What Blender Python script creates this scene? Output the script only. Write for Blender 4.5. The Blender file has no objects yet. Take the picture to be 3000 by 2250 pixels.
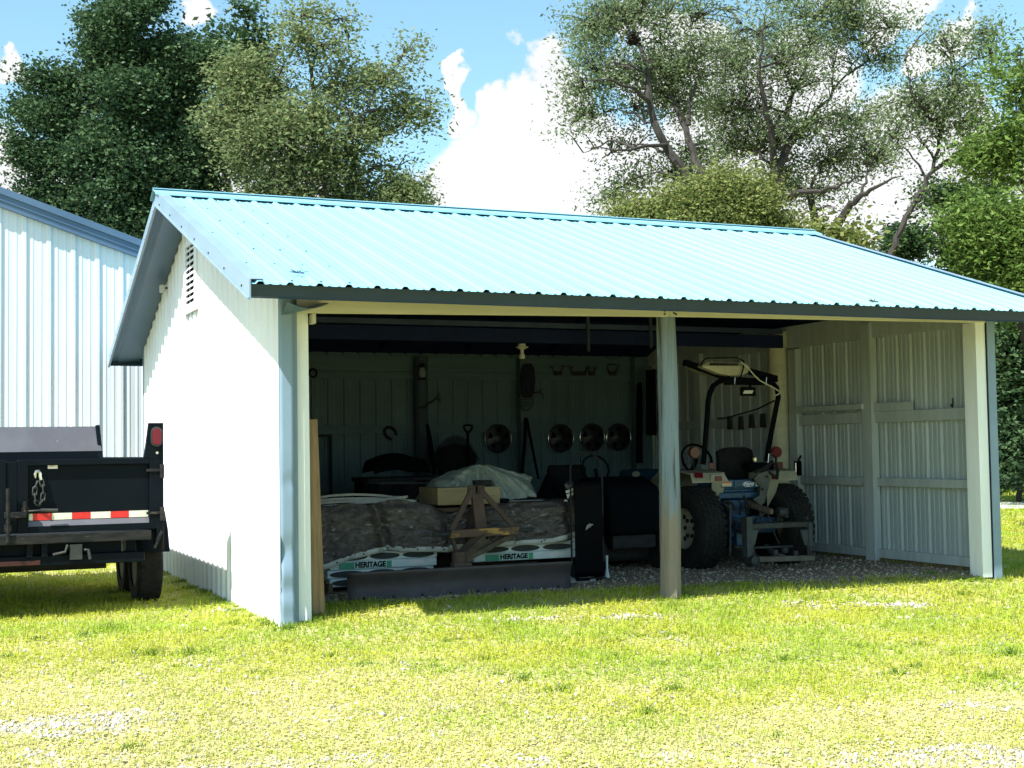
import bpy, math, random
import numpy as np
from mathutils import Vector, Matrix, noise as mnoise
random.seed(7); RNG = np.random.default_rng(11)
SC = bpy.context.scene; COL = SC.collection
PI = math.pi
# ---------------------------------------------------------------- camera
F, CAM = 3920.6, np.array([-2.6335, -10.6101, 1.4035])
YAW, PITCH, ROLL = 0.4158, 0.0483, -0.0153
def cam_axes():
    cy, sy, cp, sp = math.cos(YAW), math.sin(YAW), math.cos(PITCH), math.sin(PITCH)
    w = np.array([sy*cp, cy*cp, sp]); r = np.array([cy, -sy, 0]); u = np.cross(r, w)
    cr, sr = math.cos(ROLL), math.sin(ROLL)
    return r*cr+u*sr, -r*sr+u*cr, w
CR, CU, CW = cam_axes()
def ray(x, y): return (x-1500)/F*CR-(y-1125)/F*CU+CW
def P(x, y, ax, val):
    d = ray(x, y); k = 'xyz'.index(ax); t = (val-CAM[k])/d[k]
    return Vector(CAM+t*d)
def A(ox, oy, t):                       # point t metres deep, measured on the 2212 px wide view
    return Vector(CAM+t*ray(ox*1.35624, oy*1.35624))
cam = bpy.data.cameras.new('camera'); co = bpy.data.objects.new('camera', cam); COL.objects.link(co)
cam.sensor_width = 36; cam.lens = F/3000*36; cam.clip_end = 3000; cam.clip_start = .05
M = Matrix.Identity(4)
for i in range(3): M[i][0] = CR[i]; M[i][1] = CU[i]; M[i][2] = -CW[i]; M[i][3] = CAM[i]
co.matrix_world = M; SC.camera = co
# ---------------------------------------------------------------- shed measures
W, D = 7.5, 7.08
ZE, ZR, YF, YB, YR, OT, FA = 2.668, 4.1135, -.747, 7.43, 3.568, .39, .112
SLF, SLB = (ZR-ZE)/(YR-YF), (ZR-ZE)/(YB-YR)
def roofz(y): return ZE+(y-YF)*SLF if y <= YR else ZE+(YB-y)*SLB
GZ = .05                                # gravel floor level inside
def sstep(a, b, x):
    t = np.clip((x-a)/(b-a), 0, 1); return t*t*(3-2*t)
def vnoise(x, y, s, seed=0):
    x = np.asarray(x, float)*s+seed*17.3; y = np.asarray(y, float)*s+seed*9.1
    xi, yi = np.floor(x), np.floor(y); fx, fy = x-xi, y-yi; fx = fx*fx*(3-2*fx); fy = fy*fy*(3-2*fy)
    def h(a, b):
        v = np.sin(a*127.1+b*311.7+seed*74.7)*43758.5453; return v-np.floor(v)
    return (h(xi, yi)*(1-fx)+h(xi+1, yi)*fx)*(1-fy)+(h(xi, yi+1)*(1-fx)+h(xi+1, yi+1)*fx)*fy
def fbm(x, y, s, seed=0): return .55*vnoise(x, y, s, seed)+.3*vnoise(x, y, s*2.1, seed+3)+.15*vnoise(x, y, s*4.3, seed+5)
def gz(x, y):
    x = np.asarray(x, float); y = np.asarray(y, float)
    inside = sstep(-.15, .45, y)*sstep(D+.4, D, y)*sstep(-.1, .1, x)*sstep(W+.15, W-.1, x)
    near = sstep(30, 12, np.hypot(x, y))
    b = (fbm(x, y, .9, 2)-.5)*.05*near*(1-inside)
    b = b-.05*sstep(3.8, 5., x)*sstep(.25, -.2, y)*sstep(-4, -1.2, y)
    b = b*(1-.8*np.exp(-((x-3.5)/4)**2-(y/1.0)**2))
    return inside*GZ+b
# ---------------------------------------------------------------- materials
def nn(nt, t, **k):
    n = nt.nodes.new(t)
    for a, b in k.items():
        if a.startswith('i_'): n.inputs[a[2:].replace('_', ' ')].default_value = b
        else: setattr(n, a, b)
    return n
def mat(name, c1, c2=None, scale=6., rough=.6, metal=0., bump=0., stretch=(1, 1, 1), spec=.4, lo=.35, hi=.65, detail=6, c3=None, s3=30, t3=(.62, .7), bscale=None, coat=0, streak=None):
    m = bpy.data.materials.new(name); m.use_nodes = True; nt = m.node_tree; b = nt.nodes['Principled BSDF']
    b.inputs['Roughness'].default_value = rough; b.inputs['Metallic'].default_value = metal
    b.inputs['Specular IOR Level'].default_value = spec
    if coat: b.inputs['Coat Weight'].default_value = coat; b.inputs['Coat Roughness'].default_value = .15
    tc = nn(nt, 'ShaderNodeTexCoord'); mp = nn(nt, 'ShaderNodeMapping'); mp.inputs['Scale'].default_value = stretch
    nt.links.new(tc.outputs['Object'], mp.inputs['Vector'])
    def noise(s, det=detail):
        n = nn(nt, 'ShaderNodeTexNoise'); n.inputs['Scale'].default_value = s; n.inputs['Detail'].default_value = det
        n.inputs['Roughness'].default_value = .6
        nt.links.new(mp.outputs[0], n.inputs['Vector']); return n
    def ramp(src, a, c):
        r = nn(nt, 'ShaderNodeMapRange', interpolation_type='SMOOTHSTEP'); r.inputs[1].default_value = a; r.inputs[2].default_value = c
        nt.links.new(src, r.inputs[0]); return r.outputs[0]
    def mix(f, a, c):
        x = nn(nt, 'ShaderNodeMix', data_type='RGBA'); nt.links.new(f, x.inputs[0])
        for s, v in ((6, a), (7, c)):
            if isinstance(v, tuple): x.inputs[s].default_value = (*v, 1)
            else: nt.links.new(v, x.inputs[s])
        return x.outputs[2]
    c = c1
    if c2 is not None:
        c = mix(ramp(noise(scale).outputs['Fac'], lo, hi), c1, c2)
    if c3 is not None:
        c = mix(ramp(noise(s3, 4).outputs['Fac'], *t3), c, c3)
    if isinstance(c, tuple): b.inputs['Base Color'].default_value = (*c, 1)
    else: nt.links.new(c, b.inputs['Base Color'])
    if bump:
        bp = nn(nt, 'ShaderNodeBump'); bp.inputs['Strength'].default_value = bump; bp.inputs['Distance'].default_value = .02
        nt.links.new(noise(bscale or scale*3, 5).outputs['Fac'], bp.inputs['Height']); nt.links.new(bp.outputs[0], b.inputs['Normal'])
    return m
def leafmat(name, cols, rough=.55, trans=.35, big=None, bs=.5):
    m = bpy.data.materials.new(name); m.use_nodes = True; nt = m.node_tree; nt.nodes.clear()
    out = nn(nt, 'ShaderNodeOutputMaterial'); ge = nn(nt, 'ShaderNodeNewGeometry'); rp = nn(nt, 'ShaderNodeValToRGB')
    e = rp.color_ramp.elements
    for i, c in enumerate(cols):
        el = e[i] if i < 2 else e.new(1)
        el.position = i/(len(cols)-1) if len(cols) > 1 else 0; el.color = (*c, 1)
    nt.links.new(ge.outputs['Random Per Island'], rp.inputs[0])
    c = rp.outputs[0]
    if big:
        tc = nn(nt, 'ShaderNodeTexCoord'); no = nn(nt, 'ShaderNodeTexNoise'); no.inputs['Scale'].default_value = bs; no.inputs['Detail'].default_value = 4
        nt.links.new(tc.outputs['Object'], no.inputs['Vector'])
        mr = nn(nt, 'ShaderNodeMapRange', interpolation_type='SMOOTHSTEP'); mr.inputs[1].default_value = .42; mr.inputs[2].default_value = .62; nt.links.new(no.outputs['Fac'], mr.inputs[0])
        hs = nn(nt, 'ShaderNodeMix', data_type='RGBA', blend_type='MULTIPLY'); nt.links.new(mr.outputs[0], hs.inputs[0]); nt.links.new(c, hs.inputs[6]); hs.inputs[7].default_value = (*big, 1); c = hs.outputs[2]
    d = nn(nt, 'ShaderNodeBsdfPrincipled'); d.inputs['Roughness'].default_value = rough; d.inputs['Specular IOR Level'].default_value = .10
    t = nn(nt, 'ShaderNodeBsdfTranslucent'); mx = nn(nt, 'ShaderNodeMixShader'); mx.inputs[0].default_value = trans
    nt.links.new(c, d.inputs['Base Color']); nt.links.new(c, t.inputs['Color'])
    nt.links.new(d.outputs[0], mx.inputs[1]); nt.links.new(t.outputs[0], mx.inputs[2]); nt.links.new(mx.outputs[0], out.inputs[0])
    return m
K = {}
K['white_metal'] = mat('white_metal', (.74, .76, .78), (.68, .70, .73), 1.2, .42, 0, .03, (1, 1, .25), c3=(.55, .55, .53), s3=5, t3=(.66, .8))
K['pale_blue_metal'] = mat('pale_blue_metal', (.585, .635, .68), (.52, .575, .62), 1.2, .45, 0, .03, (1, 1, .25))
K['inner_metal_shade'] = mat('inner_metal_shade', (.46, .525, .545), (.39, .45, .46), 1.5, .5, 0, .04, (1, 1, .3), c3=(.30, .28, .24), s3=4, t3=(.66, .85))  # white sheet, toned down in colour for the shade indoors
K['blue_metal'] = mat('blue_metal', (.205, .430, .52), (.18, .395, .49), 3.2, .38, 0, .02, (1, .07, .07), lo=.3, hi=.7, c3=(.16, .36, .45), s3=9, t3=(.66, .85))
K['blue_trim'] = mat('blue_trim', (.195, .28, .365), (.17, .25, .33), 1.5, .35, 0, .05, bscale=5)
K['fascia_shade'] = mat('fascia_shade', (.022, .042, .060), (.018, .034, .049), 1.5, .45, spec=.25)  # darkened copy of the blue trim, eave shade put into the colour
K['navy_trim'] = mat('navy_trim', (.070, .125, .205), (.06, .11, .185), 1.5, .4)
K['dark_ceiling'] = mat('dark_ceiling', (.012, .020, .070), (.009, .015, .052), 2, .8, spec=.15)  # dark roof underside, with the unlit roof space put into its colour
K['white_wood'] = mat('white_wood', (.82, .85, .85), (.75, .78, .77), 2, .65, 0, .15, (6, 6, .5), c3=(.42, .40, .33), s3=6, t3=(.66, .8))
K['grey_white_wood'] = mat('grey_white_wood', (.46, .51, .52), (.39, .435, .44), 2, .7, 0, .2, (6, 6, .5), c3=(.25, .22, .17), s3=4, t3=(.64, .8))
K['cream_wood'] = mat('cream_wood', (.56, .55, .42), (.48, .47, .35), 2, .6, 0, .1, (.5, 6, 6), c3=(.3, .26, .18), s3=3, t3=(.7, .82))
K['old_wood'] = mat('old_wood', (.20, .14, .085), (.12, .085, .055), 3, .8, 0, .4, (8, 8, .5))
K['brown_wood'] = mat('brown_wood', (.13, .085, .05), (.08, .05, .03), 3, .8, 0, .3, (1, 6, 6))
K['timber'] = mat('timber', (.30, .235, .13), (.22, .17, .09), 2.5, .75, 0, .3, (.6, 6, 6), c3=(.07, .045, .025), s3=3.5, t3=(.60, .68))
K['plank'] = mat('plank', (.34, .22, .115), (.24, .15, .075), 3, .75, 0, .3, (8, 8, .4))
K['black_paint'] = mat('black_paint', (.0028, .0052, .0082), (.0035, .006, .009), 3, .45, 0, .03, c3=(.016, .016, .017), s3=14, t3=(.72, .84), spec=.07)
K['scuffed_black'] = mat('scuffed_black', (.008, .010, .012), (.022, .021, .020), 5, .5, 0, .1, (1, 4, 4), c3=(.09, .065, .045), s3=14, t3=(.60, .74), spec=.12)
K['grey_panel'] = mat('grey_panel', (.13, .13, .145), (.10, .10, .115), 2, .35, .2, .04, c3=(.24, .235, .235), s3=9, t3=(.68, .8))
K['rubber'] = mat('rubber', (.010, .010, .011), (.018, .0175, .017), 8, .85, 0, .2, spec=.2)
K['chrome'] = mat('chrome', (.62, .62, .62), (.4, .39, .37), 20, .25, .9)
K['dark_steel'] = mat('dark_steel', (.013, .014, .017), (.022, .022, .022), 10, .6, .1, .1, spec=.15)
K['mid_steel'] = mat('mid_steel', (.042, .047, .048), (.028, .031, .031), 8, .55, .3, .1, c3=(.16, .12, .08), s3=15, t3=(.62, .75))
K['rust'] = mat('rust', (.085, .055, .045), (.06, .038, .032), 6, .8, .1, .3, c3=(.12, .065, .035), s3=14, t3=(.6, .75))
K['rust_plate'] = mat('rust_plate', (.062, .052, .054), (.046, .037, .039), 3, .62, .15, .12, (1, 1, 2), c3=(.10, .06, .045), s3=9, t3=(.6, .75))
K['worn_yellow'] = mat('worn_yellow', (.085, .05, .034), (.36, .21, .055), 5, .75, 0, .25, (1, 2, 2), lo=.50, hi=.62)
K['red_lens'] = mat('red_lens', (.115, .006, .015), None, rough=.25, spec=.35)
K['amber_lens'] = mat('amber_lens', (.11, .032, .02), None, rough=.25)
K['tape_red'] = mat('tape_red', (.55, .022, .02), (.45, .02, .02), 12, .35)
K['tape_white'] = mat('tape_white', (.64, .64, .52), (.52, .53, .43), 14, .35)
K['sticker'] = mat('sticker', (.72, .64, .60), None, rough=.5)
K['print_grey'] = mat('print_grey', (.30, .20, .19), None, rough=.6)
K['tarp_brown'] = mat('tarp_brown', (.10, .082, .076), (.055, .045, .043), 9, .5, 0, .9, (1, 1, 2.0), c3=(.27, .25, .24), s3=13, t3=(.58, .74), bscale=18)
K['hem'] = mat('hem', (.50, .50, .45), (.38, .38, .34), 7, .6, 0, .2)
K['sheet_grey'] = mat('sheet_grey', (.27, .30, .265), (.20, .23, .205), 4, .45, 0, .2)
K['wrap_white'] = mat('wrap_white', (.62, .66, .64), (.52, .57, .55), 8, .35, 0, .25)
K['green_print'] = mat('green_print', (.045, .30, .16), (.035, .24, .13), 8, .4)
K['ink'] = mat('ink', (.003, .004, .006), None, rough=.75, spec=.04)
K['boom_metal'] = mat('boom_metal', (.10, .075, .045), (.06, .045, .032), 6, .75, 0, .25, c3=(.22, .15, .06), s3=10, t3=(.6, .75))
K['shingle'] = mat('shingle', (.028, .032, .030), (.045, .048, .045), 40, .9)
K['strip_pale'] = mat('strip_pale', (.30, .29, .26), (.23, .22, .20), 6, .5)
K['cream_plastic'] = mat('cream_plastic', (.36, .345, .25), (.30, .285, .205), 4, .45)
K['fender'] = mat('fender', (.28, .268, .205), (.21, .20, .15), 3, .4, 0, .03, c3=(.24, .17, .09), s3=7, t3=(.66, .8))
K['tractor_blue'] = mat('tractor_blue', (.016, .075, .15), (.012, .05, .105), 5, .4, 0, .03, c3=(.03, .035, .04), s3=8, t3=(.6, .75))
K['logo_blue'] = mat('logo_blue', (.012, .05, .20), None, rough=.3)
K['logo_white'] = mat('logo_white', (.75, .77, .78), None, rough=.4)
K['seat_black'] = mat('seat_black', (.006, .006, .007), (.010, .010, .011), 12, .7, 0, .2, spec=.12)
K['antler'] = mat('antler', (.035, .035, .036), (.025, .024, .023), 12, .7)
K['porcelain'] = mat('porcelain', (.50, .49, .41), None, rough=.3)
K['concrete'] = mat('concrete', (.52, .52, .50), (.44, .44, .42), 3, .85)
K['bark'] = mat('bark', (.040, .035, .030), (.020, .018, .016), 4, .9, 0, .7, (4, 4, .8))
K['bark_grey'] = mat('bark_grey', (.085, .075, .06), (.045, .04, .034), 4, .9, 0, .7, (4, 4, .8))
def pole_mat():
    m = mat('painted_pole', (.19, .245, .285), (.14, .185, .22), 4, .75, 0, .9, (5, 5, .35), c3=(.075, .07, .065), s3=3.6, t3=(.57, .66), bscale=9)
    nt = m.node_tree; b = nt.nodes['Principled BSDF']; src = b.inputs['Base Color'].links[0].from_socket
    tc = nn(nt, 'ShaderNodeTexCoord'); sx = nn(nt, 'ShaderNodeSeparateXYZ'); nt.links.new(tc.outputs['Object'], sx.inputs[0])
    mp = nn(nt, 'ShaderNodeMapping'); mp.inputs['Scale'].default_value = (9, 9, 1.1); nt.links.new(tc.outputs['Object'], mp.inputs[0])
    no = nn(nt, 'ShaderNodeTexNoise'); no.inputs['Scale'].default_value = 2.2; no.inputs['Detail'].default_value = 6; nt.links.new(mp.outputs[0], no.inputs['Vector'])
    ma = nn(nt, 'ShaderNodeMath', operation='MULTIPLY_ADD'); nt.links.new(no.outputs['Fac'], ma.inputs[0]); ma.inputs[1].default_value = -1.9; nt.links.new(sx.outputs['Z'], ma.inputs[2])
    mr = nn(nt, 'ShaderNodeMapRange', interpolation_type='SMOOTHSTEP'); mr.inputs[1].default_value = .05; mr.inputs[2].default_value = -.25; mr.inputs[3].default_value = 0; mr.inputs[4].default_value = 1
    nt.links.new(ma.outputs[0], mr.inputs[0])
    mx = nn(nt, 'ShaderNodeMix', data_type='RGBA'); nt.links.new(mr.outputs[0], mx.inputs[0]); nt.links.new(src, mx.inputs[6]); mx.inputs[7].default_value = (.215, .185, .145, 1)
    nt.links.new(mx.outputs[2], b.inputs['Base Color']); return m
K['pole'] = pole_mat()
# ---------------------------------------------------------------- mesh helpers
def V(*a): return Vector(a)
class MB:
    def __init__(s): s.v = []; s.f = []
    def add(s, vs, fs):
        o = len(s.v); s.v += [Vector(p) for p in vs]; s.f += [tuple(i+o for i in f) for f in fs]; return s
    def box(s, lo, hi):
        x0, y0, z0 = lo; x1, y1, z1 = hi
        return s.add([(x0, y0, z0), (x1, y0, z0), (x1, y1, z0), (x0, y1, z0), (x0, y0, z1), (x1, y0, z1), (x1, y1, z1), (x0, y1, z1)],
                     [(3, 2, 1, 0), (4, 5, 6, 7), (0, 1, 5, 4), (1, 2, 6, 5), (2, 3, 7, 6), (3, 0, 4, 7)])
    def beam(s, a, b, w, h, up=(0, 0, 1)):
        a, b = Vector(a), Vector(b); d = (b-a).normalized(); up = Vector(up)
        if abs(d.dot(up)) > .98: up = Vector((0, 1, 0))
        r = d.cross(up).normalized(); u = r.cross(d)
        vs = [p+r*x*w/2+u*y*h/2 for p in (a, b) for x, y in ((-1, -1), (1, -1), (1, 1), (-1, 1))]
        return s.add(vs, [(3, 2, 1, 0), (4, 5, 6, 7), (0, 1, 5, 4), (1, 2, 6, 5), (2, 3, 7, 6), (3, 0, 4, 7)])
    def tube(s, pts, r, n=8, cap=True):
        pts = [Vector(p) for p in pts]; k = len(pts); rs = r if isinstance(r, (list, tuple)) else [r]*k
        base = len(s.v); prev = None
        for i, p in enumerate(pts):
            d = (pts[min(i+1, k-1)]-pts[max(i-1, 0)]).normalized()
            if prev is None:
                u = Vector((0, 0, 1)) if abs(d.z) < .9 else Vector((1, 0, 0)); a = d.cross(u).normalized()
            else: a = (prev-d*prev.dot(d)).normalized()
            prev = a; b = d.cross(a)
            for j in range(n):
                t = 2*PI*j/n; s.v.append(p+(a*math.cos(t)+b*math.sin(t))*rs[i])
        for i in range(k-1):
            for j in range(n):
                q = (j+1) % n; s.f.append((base+i*n+j, base+i*n+q, base+(i+1)*n+q, base+(i+1)*n+j))
        if cap: s.f.append(tuple(base+j for j in reversed(range(n)))); s.f.append(tuple(base+(k-1)*n+j for j in range(n)))
        return s
    def lathe(s, prof, c, axis='z', n=24, cap=True):     # prof: (radius, along)
        base = len(s.v); c = Vector(c); k = len(prof)
        ex = {'z': (V(1, 0, 0), V(0, 1, 0), V(0, 0, 1)), 'x': (V(0, 1, 0), V(0, 0, 1), V(1, 0, 0)), 'y': (V(0, 0, 1), V(1, 0, 0), V(0, 1, 0))}[axis]
        for r, z in prof:
            for j in range(n):
                t = 2*PI*j/n; s.v.append(c+ex[0]*r*math.cos(t)+ex[1]*r*math.sin(t)+ex[2]*z)
        for i in range(k-1):
            for j in range(n):
                q = (j+1) % n; s.f.append((base+i*n+j, base+i*n+q, base+(i+1)*n+q, base+(i+1)*n+j))
        if cap: s.f.append(tuple(base+j for j in reversed(range(n)))); s.f.append(tuple(base+(k-1)*n+j for j in range(n)))
        return s
    def prism(s, poly, d):                     # planar polygon extruded by vector d
        k = len(poly); d = Vector(d); p = [Vector(q) for q in poly]
        return s.add(p+[q+d for q in p], [tuple(reversed(range(k))), tuple(range(k, 2*k))]+[(i, (i+1) % k, k+(i+1) % k, k+i) for i in range(k)])
    def grid(s, fn, nu, nv):
        base = len(s.v)
        for j in range(nv+1):
            for i in range(nu+1): s.v.append(Vector(fn(i/nu, j/nv)))
        for j in range(nv):
            for i in range(nu):
                a = base+j*(nu+1)+i; s.f.append((a, a+1, a+nu+2, a+nu+1))
        return s
    def ellipse(s, c, a, b, ra, rb, d, n=28):
        c, a, b = Vector(c), Vector(a), Vector(b)
        return s.prism([c+a*ra*math.cos(2*PI*i/n)+b*rb*math.sin(2*PI*i/n) for i in range(n)], d)
    def build(s, name, m, parent=None, smooth=False, bevel=0, origin=None, solid=0, sub=0):
        off = Vector((0, 0, 0)); q = parent
        while q is not None: off = off+q.location; q = q.parent
        if parent is None and origin is None and s.v:
            xs = [p.x for p in s.v]; ys = [p.y for p in s.v]; origin = ((min(xs)+max(xs))/2, (min(ys)+max(ys))/2, min(p.z for p in s.v))
        loc = Vector(origin)-off if origin is not None else Vector((0, 0, 0))
        sh = off+loc
        me = bpy.data.meshes.new(name); me.from_pydata([p-sh for p in s.v], [], s.f); me.update()
        me.materials.append(K[m] if isinstance(m, str) else m)
        if smooth:
            me.polygons.foreach_set('use_smooth', [True]*len(me.polygons))
            try: me.set_sharp_from_angle(angle=math.radians(40))
            except Exception: pass
        o = bpy.data.objects.new(name, me); COL.objects.link(o); o.parent = parent; o.location = loc
        if solid:
            md = o.modifiers.new('solid', 'SOLIDIFY'); md.thickness = solid; md.offset = 0
        if sub:
            md = o.modifiers.new('sub', 'SUBSURF'); md.levels = md.render_levels = sub
        if bevel:
            md = o.modifiers.new('bevel', 'BEVEL'); md.width = bevel; md.segments = 2; md.limit_method = 'ANGLE'
        return o
def tag(o, label=None, cat=None, group=None, kind=None):
    if label: o['label'] = label
    if cat: o['category'] = cat
    if group: o['group'] = group
    if kind: o['kind'] = kind
    return o
def thing(name, label, cat, loc, group=None):
    o = bpy.data.objects.new(name, None); COL.objects.link(o); o.location = loc; o.empty_display_size = .1
    return tag(o, label, cat, group)
def bx(name, lo, hi, m, parent=None, bevel=.004, **k): return MB().box(lo, hi).build(name, m, parent, bevel=bevel, **k)
def dup(root, loc, label=None, rotz=None):
    r = root.copy(); COL.objects.link(r); r.location = loc
    if label: r['label'] = label
    if rotz is not None: r.rotation_euler.z = rotz
    for ch in list(root.children):
        c = ch.copy(); COL.objects.link(c); c.parent = r
        for g in list(ch.children):
            e = g.copy(); COL.objects.link(e); e.parent = c
    return r
def text_mb(body, size, origin, ux, uz, shear=0., stretch=1., lift=.002, bold=0.):
    cu = bpy.data.curves.new('lettering', 'FONT'); cu.body = body; cu.size = size; cu.align_x = 'CENTER'; cu.align_y = 'CENTER'; cu.shear = shear; cu.offset = bold
    ob = bpy.data.objects.new('lettering', cu); COL.objects.link(ob); bpy.context.view_layer.update()
    me = bpy.data.meshes.new_from_object(ob); mb = MB(); o, ux, uz = Vector(origin), Vector(ux), Vector(uz); nrm = ux.cross(uz).normalized()
    mb.add([o+ux*v.co.x*stretch+uz*v.co.y+nrm*lift for v in me.vertices], [tuple(p.vertices) for p in me.polygons])
    bpy.data.objects.remove(ob); bpy.data.curves.remove(cu); bpy.data.meshes.remove(me); return mb
PROF = [(-.033, 0), (-.016, .021), (.016, .021), (.033, 0), (.060, 0), (.068, .0045), (.082, .0045), (.09, 0), (.137, 0), (.145, .0045), (.159, .0045), (.167, 0)]
def ribprofile(a, b, x0, pitch=.2286):
    pts = [(a, 0)]; k = math.floor((a-x0)/pitch)-1; s = pitch/.2286
    while x0+k*pitch < b+pitch:
        for du, h in PROF:
            u = x0+k*pitch+du*s
            if a+.001 < u < b-.001: pts.append((u, h))
        k += 1
    return pts+[(b, 0)]
def ribsheet(mb, pts, fn_lo, fn_hi, n):
    n = Vector(n); base = len(mb.v)
    for u, h in pts:
        mb.v.append(Vector(fn_lo(u))+n*h); mb.v.append(Vector(fn_hi(u))+n*h)
    for i in range(len(pts)-1):
        a = base+2*i; mb.f.append((a, a+2, a+3, a+1))
    return mb
# ================================================================ the open shed
shed = thing('pole_shed', 'open fronted white metal shed with light blue ribbed roof, in the middle of the photo', 'shed', (W/2, D/2, 0))
XR = W+OT
nF = V(0, -SLF, 1).normalized(); nB = V(0, SLB, 1).normalized()
pr = ribprofile(-OT, XR, 2.1845)
roof = ribsheet(MB(), pr, lambda u: (u, YF-.03, ZE-.03*SLF), lambda u: (u, YR, ZR), nF)
ribsheet(roof, pr, lambda u: (u, YR, ZR), lambda u: (u, YB+.03, ZE-.03*SLB), nB)
roof = roof.build('roof', 'blue_metal', shed)
scr = MB()                                     # screw heads on the roof sheet
for k in range(-1, 3):
    for q, dy in enumerate((.12, .75, 1.4, 2.1, 2.8, 3.5, 4.1)):
        x = 2.1845+(k-10)*.2286+.05+.02*(q % 2)
        if -OT+.05 < x < XR-.05:
            p = V(x, YF+dy, roofz(YF+dy))+nF*.004; scr.box(p-V(.007, .007, .004), p+V(.007, .007, .006))
o = scr.build('screw_rows', 'navy_trim', roof); o['kind'] = 'stuff'
# ridge cap
rc = MB(); w_ = .17
for sgn, n, sl in ((-1, nF, SLF), (1, nB, SLB)):
    a = V(0, YR, ZR)+V(0, 0, .050); b = V(0, YR+sgn*w_, ZR-w_*sl)+V(0, 0, .044)
    e = b+V(0, sgn*.006, -.020)
    for p, q in ((a, b), (b, e)):
        rc.add([(-OT-.05, p.y, p.z), (XR+.05, p.y, p.z), (XR+.05, q.y, q.z), (-OT-.05, q.y, q.z)], [(0, 1, 2, 3)])
    rc.add([(-OT-.05, a.y, a.z+.018), (XR+.05, a.y, a.z+.018), (XR+.05, a.y+sgn*.035, a.z+.006), (-OT-.05, a.y+sgn*.035, a.z+.006)], [(0, 1, 2, 3)])
rc.build('ridge_cap', 'blue_metal', shed, solid=.004)
# rake trims
for x, s in ((-OT-.004, -1), (XR+.004, 1)):
    for y0, y1, sl in ((YF-.005, YR, SLF), (YB+.005, YR, SLB)):
        rk = MB(); up = V(0, 0, 1)
        a, b = V(x, y0, roofz(y0)+.03), V(x, y1, ZR+.03)
        for lo_, hi_, xo in ((-.175, 0., 0),):
            d = V(s*.012, 0, 0)
            rk.prism([a+V(0, 0, lo_+.02), b+V(0, 0, lo_+.02), b+V(0, 0, hi_), a+V(0, 0, hi_)], d)
        rk.prism([a+V(s*.014, 0, -.155), b+V(s*.014, 0, -.155), b+V(s*.014, 0, -.137), a+V(s*.014, 0, -.137)], V(s*.012, 0, 0))
        rk.prism([a, b, b+V(-s*.09, 0, .002), a+V(-s*.09, 0, .002)], V(0, 0, .004))
        r_ = rk.build('rake_trim', 'blue_trim', shed)
        sc_ = MB()
        for t in np.linspace(.06, .95, 7):
            p = a.lerp(b, t)+V(s*.015, 0, -.105); sc_.box(p-V(.004, .008, .008), p+V(.004, .008, .008))
        sc_.build('screw_rows', 'dark_steel', r_)['kind'] = 'stuff'
# eave fascias, square to the slope
for y, n, sl, nm in ((YF, V(0, -1, -SLF*.95).normalized(), SLF, 'f'), (YB, V(0, 1, -SLB*.95).normalized(), SLB, 'b')):
    m = MB(); s = -1 if nm == 'f' else 1
    a = V(-OT, y-s*.002, ZE-.006); c = a+V(0, -s*.026, -.092)
    m.prism([a, c, c+V(0, -s*.02, .004), a+V(0, -s*.02, 0)], V(XR+OT, 0, 0))
    m.prism([c+V(0, s*.004, -.001), c+V(0, s*.008, -.011), c+V(0, -s*.03, -.008), c+V(0, -s*.03, 0)], V(XR+OT, 0, 0))
    m.build('eave_fascia', 'fascia_shade', shed)
# soffits: gable overhangs and eaves
for x0, x1 in ((-OT+.004, -.022), (W+.022, XR-.004)):
    for y0, sl in ((YF+.02, SLF), (YB-.02, SLB)):
        m = MB(); prf = [(0, 0), (.12, .012), (.2, .0), (.3, .014), (1, 0)]
        a, b = V(0, y0, roofz(y0)-.055), V(0, YR, ZR-.055)
        for i in range(len(prf)-1):
            ua, ub = x0+(x1-x0)*prf[i][0], x0+(x1-x0)*prf[i+1][0]; ha, hb = prf[i][1], prf[i+1][1]
            m.add([(ua, a.y, a.z-ha), (ub, a.y, a.z-hb), (ub, b.y, b.z-hb), (ua, b.y, b.z-ha)], [(0, 1, 2, 3)])
        m.build('soffit', 'navy_trim', shed)
# underside lining and trusses (dark)
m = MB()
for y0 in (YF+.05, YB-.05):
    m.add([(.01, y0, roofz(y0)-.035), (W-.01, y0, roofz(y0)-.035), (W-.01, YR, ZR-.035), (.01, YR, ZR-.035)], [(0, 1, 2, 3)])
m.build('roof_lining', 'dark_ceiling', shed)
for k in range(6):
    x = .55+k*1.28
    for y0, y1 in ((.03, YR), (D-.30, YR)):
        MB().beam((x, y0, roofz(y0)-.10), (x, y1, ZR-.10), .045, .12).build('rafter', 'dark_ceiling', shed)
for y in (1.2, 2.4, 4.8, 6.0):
    MB().beam((.02, y, roofz(y)-.055), (W-.02, y, roofz(y)-.055), .09, .035).build('purlin', 'dark_ceiling', shed)
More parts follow.
